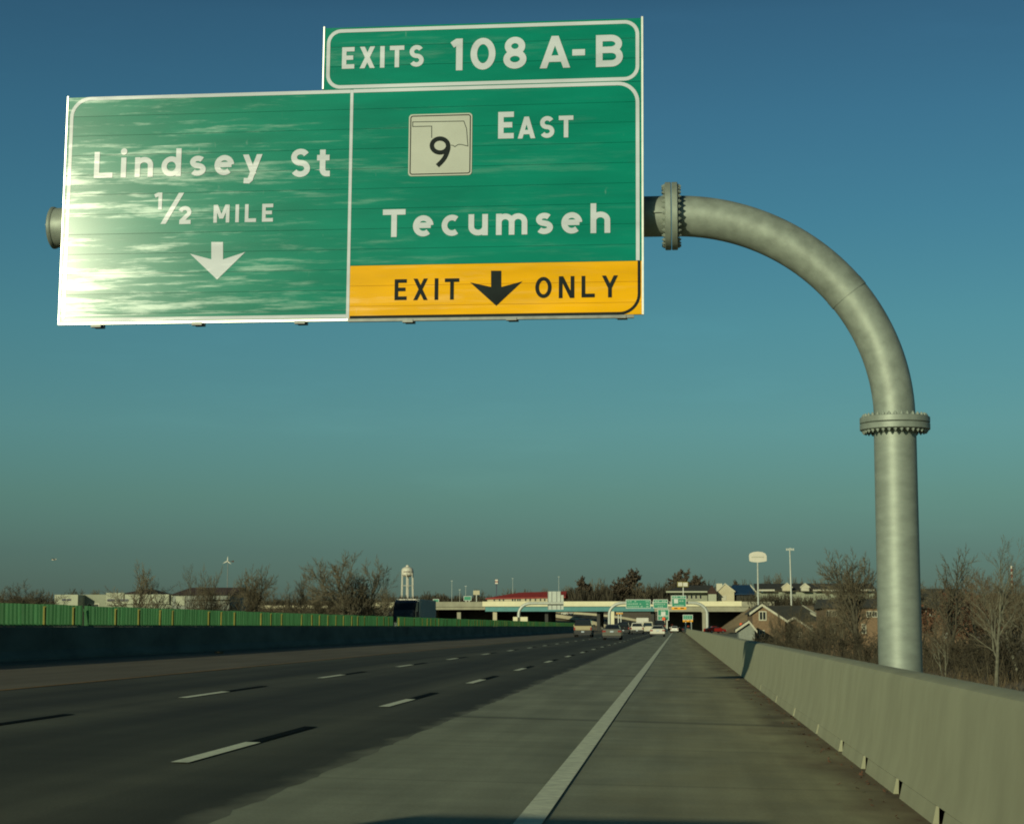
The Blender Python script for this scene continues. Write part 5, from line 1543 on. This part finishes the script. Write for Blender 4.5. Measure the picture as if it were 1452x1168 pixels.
# litter and leaves on the shoulders
rnd = random.Random(4)
mb = MB()
for i in range(170):
    y = rnd.choice([rnd.uniform(12, 40), rnd.uniform(12, 60)]); x = 1.72 - abs(rnd.gauss(0, .16))
    s = rnd.uniform(.012, .035); a = rnd.uniform(0, 6.3); z = rz(x) + .004
    q = Vector((x, y, z))
    d, e = Vector((math.cos(a), math.sin(a), 0)) * s, Vector((-math.sin(a), math.cos(a), 0)) * s * .6
    up = Vector((0, 0, rnd.uniform(.006, .03)))
    mb.add([q - d, q - e + up * .4, q + d + up, q + e + up * .3], [(0, 1, 2, 3)])
tag(mb.build('dead_leaf_litter', M['leaf_red'], origin=(1.6, 20, 0)), 'dead leaves and grit gathered along the foot of the right barrier', 'leaf litter', kind='stuff')
def debris(px, py, sc, label, m):
    # ground point under the pixel on the left shoulder
    d = ray(px, py); c = Vector((0, 0, CAM_H))
    tt = CAM_H / (-d.z - .0175 * d.x); q = c + d * tt
    mb = MB(); mb.prism([(q.x - sc, q.y - sc, q.z + .004), (q.x + sc, q.y - sc * .6, q.z + .004), (q.x + sc * .7, q.y + sc, q.z + .004), (q.x - sc * .8, q.y + sc * .5, q.z + .006)], (sc * .1, 0, sc * .5))
    tag(mb.build('road_debris', m, origin=q), label, 'debris')
debris(311, 926.5, .16, 'crumpled tan scrap lying on the left shoulder', M['drygrass'])
debris(1046, 963.5, .05, 'flat tan scrap by the barrier shadow on the right shoulder', M['drygrass'])

# ------------------------------------------------------------------ bare trees
def rvec(rnd):
    while True:
        v = Vector((rnd.uniform(-1, 1), rnd.uniform(-1, 1), rnd.uniform(-1, 1)))
        if .05 < v.length < 1: return v.normalized()
def tree_proto(seed, stems, trunk_h, n, ratio, spread, upb, gnarl, r0, twig_r, leaves=0, leaf_s=.12):
    """tree about 10 m tall at the origin: (trunk MB, crown MB, leaf MB)"""
    rnd = random.Random(seed)
    T, C, Lf = MB(), MB(), MB()
    def limb(p, d, L, r, lev):
        ns = (5, 5, 4, 3, 2)[lev]
        pts, dirs = [p.copy()], [d.copy()]
        for i in range(ns):
            d = (d + rvec(rnd) * gnarl * (1 if lev else .35) + Vector((0, 0, upb * (.5 if lev < 2 else .25)))).normalized()
            p = p + d * (L / ns)
            pts.append(p.copy()); dirs.append(d.copy())
        rads = [r * (1 - .62 * i / ns) for i in range(ns + 1)]
        if lev >= 3: rads = [max(twig_r * .5, q) for q in rads]
        (T if lev <= 2 else C).tube(pts, rads, (8, 6, 4, 3, 3)[lev], cap=False)
        if lev == 4:
            for _ in range(leaves):
                if rnd.random() < .6:
                    q = pts[rnd.randint(1, ns)] + rvec(rnd) * .12; a, b = rvec(rnd) * leaf_s, rvec(rnd) * leaf_s
                    Lf.add([q - a, q - b * .6, q + a, q + b * .6], [(0, 1, 2, 3)])
            return
        k = n[lev]
        for i in range(k):
            t_ = ((.35 if lev == 0 and trunk_h > 2 else .15) + (.85 if lev else .65) * (i + rnd.uniform(.1, .9)) / k)
            t_ = min(.999, t_)
            j = int(t_ * ns); f = t_ * ns - j
            q = pts[j].lerp(pts[j + 1], f); dd = dirs[min(j + 1, ns)]
            ax = dd.cross(rvec(rnd)).normalized()
            ang = spread * rnd.uniform(.65, 1.25)
            nd = (Matrix.Rotation(ang, 3, ax) @ dd)
            if lev <= 1 and nd.z < -.1: nd.z = abs(nd.z) * .3; nd.normalize()
            limb(q, nd, L * ratio[lev] * (1.15 - .5 * t_ if lev else 1.1 - .25 * t_) * rnd.uniform(.75, 1.2), max(twig_r, rads[j] * .55), lev + 1)
        limb(pts[-1], dirs[-1], L * ratio[lev] * .8, max(twig_r, rads[-1] * .9), lev + 1)
    for s in range(stems):
        if stems == 1: limb(Vector(), Vector((0, 0, 1)), trunk_h, r0, 0)
        else:
            a = 6.283 * s / stems + rnd.uniform(-.4, .4); k = rnd.uniform(.15, .5)
            limb(Vector((math.cos(a) * .15, math.sin(a) * .15, 0)), Vector((math.cos(a) * k, math.sin(a) * k, 1)).normalized(), trunk_h * rnd.uniform(.8, 1.1), r0 * .7, 0)
    top = max(v[2] for v in C.v)
    k = 10 / top
    for m_ in (T, C, Lf): m_.v = [(x * k, y * k, z * k) for x, y, z in m_.v]
    return T, C, Lf
PROTO = {}
def proto(key, bark, twig, leafm=None, **kw):
    T, C, Lf = tree_proto(**kw)
    PROTO[key] = (T.build('trunk', bark), C.build('crown', twig), Lf.build('dead_leaves', leafm) if Lf.v else None)
    for o in PROTO[key]:
        if o: col.objects.unlink(o)
proto('spread', M['bark'], M['twig'], seed=11, stems=1, trunk_h=4.0, n=(8, 6, 6, 7), ratio=(.85, .62, .55, .5), spread=.75, upb=.25, gnarl=.28, r0=.30, twig_r=.0145)
proto('spread2', M['bark'], M['twig'], seed=29, stems=1, trunk_h=4.6, n=(8, 6, 6, 7), ratio=(.8, .6, .55, .5), spread=.7, upb=.3, gnarl=.26, r0=.28, twig_r=.0145)
proto('open', M['bark'], M['twig'], seed=52, stems=1, trunk_h=3.2, n=(5, 5, 5, 7), ratio=(1.15, .62, .52, .5), spread=.62, upb=.32, gnarl=.30, r0=.26, twig_r=.013)
proto('open2', M['bark'], M['twig'], seed=88, stems=2, trunk_h=3.6, n=(4, 5, 5, 7), ratio=(.95, .62, .52, .5), spread=.6, upb=.3, gnarl=.30, r0=.26, twig_r=.013)
proto('bushy', M['bark'], M['twig'], seed=5, stems=4, trunk_h=5.5, n=(6, 5, 5, 6), ratio=(.65, .6, .55, .5), spread=.65, upb=.22, gnarl=.26, r0=.16, twig_r=.0125)
proto('slender', M['bark_pale'], M['twig'], seed=17, stems=1, trunk_h=6.0, n=(8, 6, 5, 4), ratio=(.6, .55, .5, .5), spread=.55, upb=.3, gnarl=.26, r0=.13, twig_r=.007)
proto('forked', M['bark_pale'], M['twig_warm'], seed=43, stems=2, trunk_h=5.0, n=(5, 5, 4, 3), ratio=(.6, .55, .55, .5), spread=.6, upb=.22, gnarl=.3, r0=.17, twig_r=.011)
proto('leafy', M['bark'], M['twig_warm'], M['leaf_red'], seed=23, stems=1, trunk_h=4.5, n=(7, 5, 4, 4), ratio=(.7, .6, .55, .5), spread=.75, upb=.2, gnarl=.25, r0=.22, twig_r=.014, leaves=4, leaf_s=.16)
proto('farleafy', M['bark'], M['twig_warm'], M['leaf_far'], seed=31, stems=1, trunk_h=5.5, n=(7, 4, 4, 3), ratio=(.6, .6, .55, .5), spread=.7, upb=.25, gnarl=.22, r0=.24, twig_r=.03, leaves=4, leaf_s=.30)
proto('farbare', M['bark'], M['twig'], seed=37, stems=2, trunk_h=5.5, n=(6, 4, 4, 3), ratio=(.6, .6, .55, .5), spread=.65, upb=.25, gnarl=.22, r0=.22, twig_r=.035)
proto('shrub', M['brush'], M['brush'], seed=3, stems=5, trunk_h=4.5, n=(4, 4, 3, 3), ratio=(.6, .6, .55, .5), spread=.7, upb=.12, gnarl=.3, r0=.14, twig_r=.03)
def tree(key, px, pytop, Y, label, group=None, wide=1.0, name='bare_tree', sink=0.0, zbase=None):
    wide *= 1.45 if key == 'farleafy' else 1.15
    x = at(px, 888, Y).x
    zb_ = (gz(x, Y) if zbase is None else zbase) - sink - .1
    hgt = at(px, pytop, Y).z - zb_
    t = thing(name, (x, Y, zb_), label, 'tree' if 'shrub' not in name else 'shrub', group, rot=(px * 7.3 + Y) % 6.28)
    t.scale = (hgt / 10 * wide, hgt / 10 * wide, hgt / 10)
    for o in PROTO[key]:
        if o:
            c = o.copy(); col.objects.link(c); c.parent = t
    return t
TL = 'bare trees beyond the glare screen'
tree('bushy', 42, 819, 250, 'low bushy bare tree left of the white showroom', TL, 1.5)
tree('bushy', 12, 829, 262, 'bushy bare tree at the left edge of the picture', TL, 1.3)
tree('open', 199, 789, 185, 'tall bare tree with a crooked trunk in front of the white showroom', TL, .95)
tree('slender', 222, 806, 190, 'slimmer pale bare tree close right of the crooked one', TL, 1.1)
tree('slender', 274, 798, 200, 'thin upright bare tree before the barn roof, left of a pair', TL, .8)
tree('open2', 293, 797, 202, 'thin bare tree before the barn roof, right of a pair', TL, .6)
tree('bushy', 307, 818, 205, 'low bare tree before the right end of the barn roof', TL, .9)
tree('spread2', 355, 798, 200, 'rounded bare tree between the barn and the field wall', TL, .9)
tree('bushy', 402, 822, 212, 'low pale bare tree left of the middle of the field wall', TL, 1.0)
tree('open', 428, 800, 206, 'thin topped bare tree before the field wall', TL, .75)
tree('bushy', 462, 822, 192, 'low bare tree at the left foot of the biggest bare tree', TL, 1.2)
tree('spread', 489, 779, 186, 'biggest bare tree left of the truck, its left half', TL, 1.0)
tree('open2', 522, 785, 190, 'broad dark bare tree just left of the truck', TL, 1.05)
tree('bushy', 545, 825, 240, 'low dark bare tree touching the front of the truck', TL, 1.0)
tree('shrub', 250, 838, 205, 'brown shrub in front of the right part of the white showroom', TL, 1.3, 'shrub')
tree('shrub', 335, 842, 200, 'brown shrub right of the barn', TL, 1.3, 'shrub')
tree('shrub', 385, 846, 200, 'brown shrub by the field wall', TL, 1.5, 'shrub')
tree('shrub', 440, 843, 196, 'brown shrub left of the biggest bare tree', TL, 1.4, 'shrub')
tree('shrub', 505, 838, 200, 'brown thicket under the biggest bare trees', TL, 1.6, 'shrub')
TR = 'bare trees below the right barrier'
tree('slender', 1410, 756, 72, 'pale barked bare tree near the right edge, its trunk forking low', TR, 1.0)
tree('open', 1347, 766, 112, 'tall dark bare tree just right of the pipe post', TR, .85)
tree('spread2', 1216, 773, 135, 'dense brown bare tree left of the pipe post', TR, 1.0)
tree('slender', 1192, 800, 150, 'thin bare tree left of the dense brown one', TR, .6)
tree('leafy', 1322, 832, 118, 'low tree holding red brown leaves right of the pipe post', TR, 1.0, 'leafy_tree')
tree('leafy', 1372, 836, 128, 'small tree with red brown leaves between the two tall right trees', TR, 1.0, 'leafy_tree')
tree('forked', 1448, 800, 90, 'leaning pale bare tree cut off by the right edge', TR, .9)
tree('forked', 1336, 868, 84, 'small pale sapling right at the pipe post foot', TR, .7)
tree('slender', 1262, 800, 150, 'bare tree hidden partly behind the pipe post', TR, .8)
tree('bushy', 1120, 846, 176, 'small dark bare tree before the first brick house', TR, .8)
tree('bushy', 1162, 850, 165, 'small bare tree before the dark shingled roof', TR, .9)
tree('bushy', 1188, 838, 150, 'bare tree before the white upper windows', TR, .9)
tree('shrub', 1083, 884, 185, 'round dark shrub before the brick gable', TR, 1.1, 'shrub')
tree('shrub', 1105, 893, 150, 'brown shrub under the right end of the brick gable', TR, 1.3, 'shrub')
tree('shrub', 1150, 884, 130, 'brown shrub before the brick wing', TR, 1.2, 'shrub')
tree('shrub', 1205, 880, 112, 'brown shrub left of the pipe post above the barrier', TR, 1.3, 'shrub')
tree('shrub', 1240, 890, 95, 'low shrub touching the left side of the pipe post', TR, 1.2, 'shrub')
tree('shrub', 1322, 888, 100, 'shrub close right of the pipe post above the barrier', TR, 1.2, 'shrub')
tree('shrub', 1372, 880, 92, 'brown shrub between the pipe post and the pale tree', TR, 1.4, 'shrub')
tree('shrub', 1432, 872, 80, 'brown shrub at the right edge behind the pale tree', TR, 1.3, 'shrub')
tree('spread2', 1300, 806, 145, 'bare tree directly behind the pipe post', TR, .9)
tree('forked', 1393, 800, 120, 'forked pale bare tree behind the pale barked tree', TR, 1.0)
tree('spread', 1436, 806, 150, 'dark bare tree behind the right edge', TR, .9)
TF = 'distant trees on the hill beyond the overpass'
for key, px, top, Y, lab, w in (
    ('farleafy', 829, 816, 690, 'reddish tree with a pointed top right of the ribbed sign back', .7), ('farbare', 851, 818, 690, 'bare tree between the two reddish hill trees', .8),
    ('farleafy', 893, 805.5, 690, 'tallest reddish brown tree on the hill above the far gantry', .75), ('farleafy', 881, 822, 680, 'low reddish tree at the left shoulder of the tallest hill tree', .9),
    ('farbare', 912, 824, 680, 'bare tree at the right shoulder of the tallest hill tree', .9), ('farbare', 930, 824, 690, 'bare hill tree above the middle gantry sign', .9),
    ('farleafy', 968, 806.5, 700, 'brown tree behind the white and olive sign board', .85), ('farleafy', 985, 814.5, 690, 'reddish tree right of the brown one behind the sign board', .7),
    ('farbare', 955, 818, 690, 'bare hill tree left of the white and olive sign board', .7), ('farbare', 1000, 820, 700, 'bare hill tree left of the tan gabled shop', .8),
    ('farleafy', 1041, 821.5, 640, 'small reddish tree above the blue roof', .6), ('farbare', 1057, 820, 640, 'small bare tree left of the oval sign pole', .6),
    ('farbare', 1092, 814, 640, 'bare tree just right of the tall oval sign pole', .6), ('farbare', 1101, 811, 640, 'dark bare tree above the mall roof left of the floodlight mast', .7),
    ('farbare', 1130, 817, 640, 'bare tree just right of the floodlight mast', .7), ('farbare', 1165, 822, 640, 'bare tree above the right part of the mall roof', .9),
    ('farbare', 607, 837, 760, 'dark bushy tree above the semi trailer', 1.3), ('farbare', 629, 840, 760, 'dark tree above the left span of the overpass', 1.2),
    ('farbare', 676, 834, 740, 'dark tree behind the blank billboard', .9), ('farbare', 725, 833, 720, 'dark tree above the middle of the red roof', .9),
    ('farbare', 745, 834, 720, 'dark tree above the red roof, right of the middle', .9), ('farbare', 770, 833, 720, 'dark tree above the right end of the red roof', 1.0),
    ('farbare', 802, 829, 700, 'dark tree close right of the ribbed sign back', 1.0), ('farbare', 105, 833, 600, 'small dark tree above the white showroom corner', 1.0),
    ('farbare', 131, 835, 600, 'small dark tree above the middle of the white showroom', 1.2), ('farbare', 68, 838, 480, 'dark tree at the left end of the white showroom', 1.0)):
    tree(key, px, top, Y, lab, TF, w)

# ------------------------------------------------------------------ woods, thickets and grass that nobody could count
def sliver(mb, p, q, w, rnd):
    d = q - p
    s = d.cross(rvec(rnd)).normalized() * w
    mb.add([p - s, p + s, q + s * .3, q - s * .3], [(0, 1, 2, 3)])
rnd = random.Random(77)
mb = MB()
def woods_tree(x, Y, h, w, nn):
    z = gz(x, Y) - .3
    for i in range(nn):
        a = rnd.uniform(0, 6.283); r = w * math.sqrt(rnd.random())
        hh = h * (1 - .55 * (r / w) ** 2) * rnd.uniform(.35, 1)
        b = Vector((x + math.cos(a) * r * .5, Y + math.sin(a) * r * .5, z + hh * rnd.uniform(.0, .5)))
        e = Vector((x + math.cos(a) * r, Y + math.sin(a) * r, z + hh))
        sliver(mb, b, e, rnd.uniform(.12, .30), rnd)
def skyline(px):
    P = [(-60, 843), (60, 842), (75, 846), (160, 843), (260, 843), (400, 846), (550, 842), (600, 840), (660, 839), (700, 841), (780, 838), (810, 828), (870, 824), (930, 825), (985, 821), (1010, 828), (1060, 829), (1100, 828), (1240, 830), (1300, 838), (1520, 834)]
    for a, b in zip(P[:-1], P[1:]):
        if a[0] <= px <= b[0]: return a[1] + (b[1] - a[1]) * (px - a[0]) / (b[0] - a[0])
    return 838
for row, Y in enumerate((690, 740, 800)):
    px = -70
    while px < 1530:
        YY = Y + rnd.uniform(-15, 15) + (0 if px > 560 else 60)
        x = at(px, 888, YY).x
        h = at(px, skyline(px) + rnd.uniform(-1.5, 6), YY).z - gz(x, YY)
        if h > 2: woods_tree(x, YY, h, rnd.uniform(2.5, 4.5), 230 if h > 5 else 110)
        px += rnd.uniform(5, 9)
tag(mb.build('distant_woods', M['woods'], origin=(-40, 740, 8)), 'brown leafless woods along the far skyline', 'woods', kind='stuff')
mb = MB()
def thicket(x, Y, h, nn, w=.022, r=1.6):
    z = gz(x, Y) - .1
    for i in range(nn):
        a = rnd.uniform(0, 6.283)
        b = Vector((x + rnd.uniform(-r, r), Y + rnd.uniform(-r, r), z))
        e = b + Vector((math.cos(a) * h * .35, math.sin(a) * h * .35, h * rnd.uniform(.4, 1)))
        sliver(mb, b, e, w * rnd.uniform(.6, 1.4), rnd)
        m_ = b.lerp(e, rnd.uniform(.3, .8))
        for _ in range(3):
            sliver(mb, m_, m_ + (e - b) * .25 + rvec(rnd) * h * .28, w * .6, rnd)
for i in range(230):
    Y = rnd.uniform(78, 185)
    x = rnd.uniform(7, 10 + (Y - 60) * .22 + 6)
    if Y > 150 and x < 22 and rnd.random() < .6: continue
    thicket(x, Y, rnd.uniform(.7, 2.0), 26, .013 + Y * .0001)
for i in range(160):
    Y = rnd.uniform(175, 260); x = -rnd.uniform(38, 75)
    thicket(x, Y, rnd.uniform(1.2, 3.2), 24, .04, 2.4)
for i in range(60):
    Y = rnd.uniform(205, 250); x = rnd.uniform(10, 26)
    thicket(x, Y, rnd.uniform(1, 2.5), 24, .035, 2.0)
for i in range(90):
    Y = rnd.uniform(470, 530); x = at(rnd.uniform(1060, 1300), 888, Y).x
    thicket(x, Y, rnd.uniform(1.5, 4.5), 26, .09, 3.0)
tag(mb.build('brush_thicket', M['brush'], origin=(20, 120, -2)), 'tangled brown leafless brush covering the slopes beside the highway', 'brush', kind='stuff')
mb = MB()
for i in range(9000):
    Y = rnd.uniform(38, 130); x = rnd.uniform(2.6, 6 + Y * .25)
    z = gz(x, Y) - .02
    h = rnd.uniform(.2, .6)
    b = Vector((x, Y, z))
    sliver(mb, b, b + Vector((rnd.uniform(-.2, .2), rnd.uniform(-.2, .2), h)), .012, rnd)
tag(mb.build('dry_grass', M['drygrass'], origin=(6, 60, -1)), 'dry tan grass on the bank behind the right barrier', 'grass', kind='stuff')
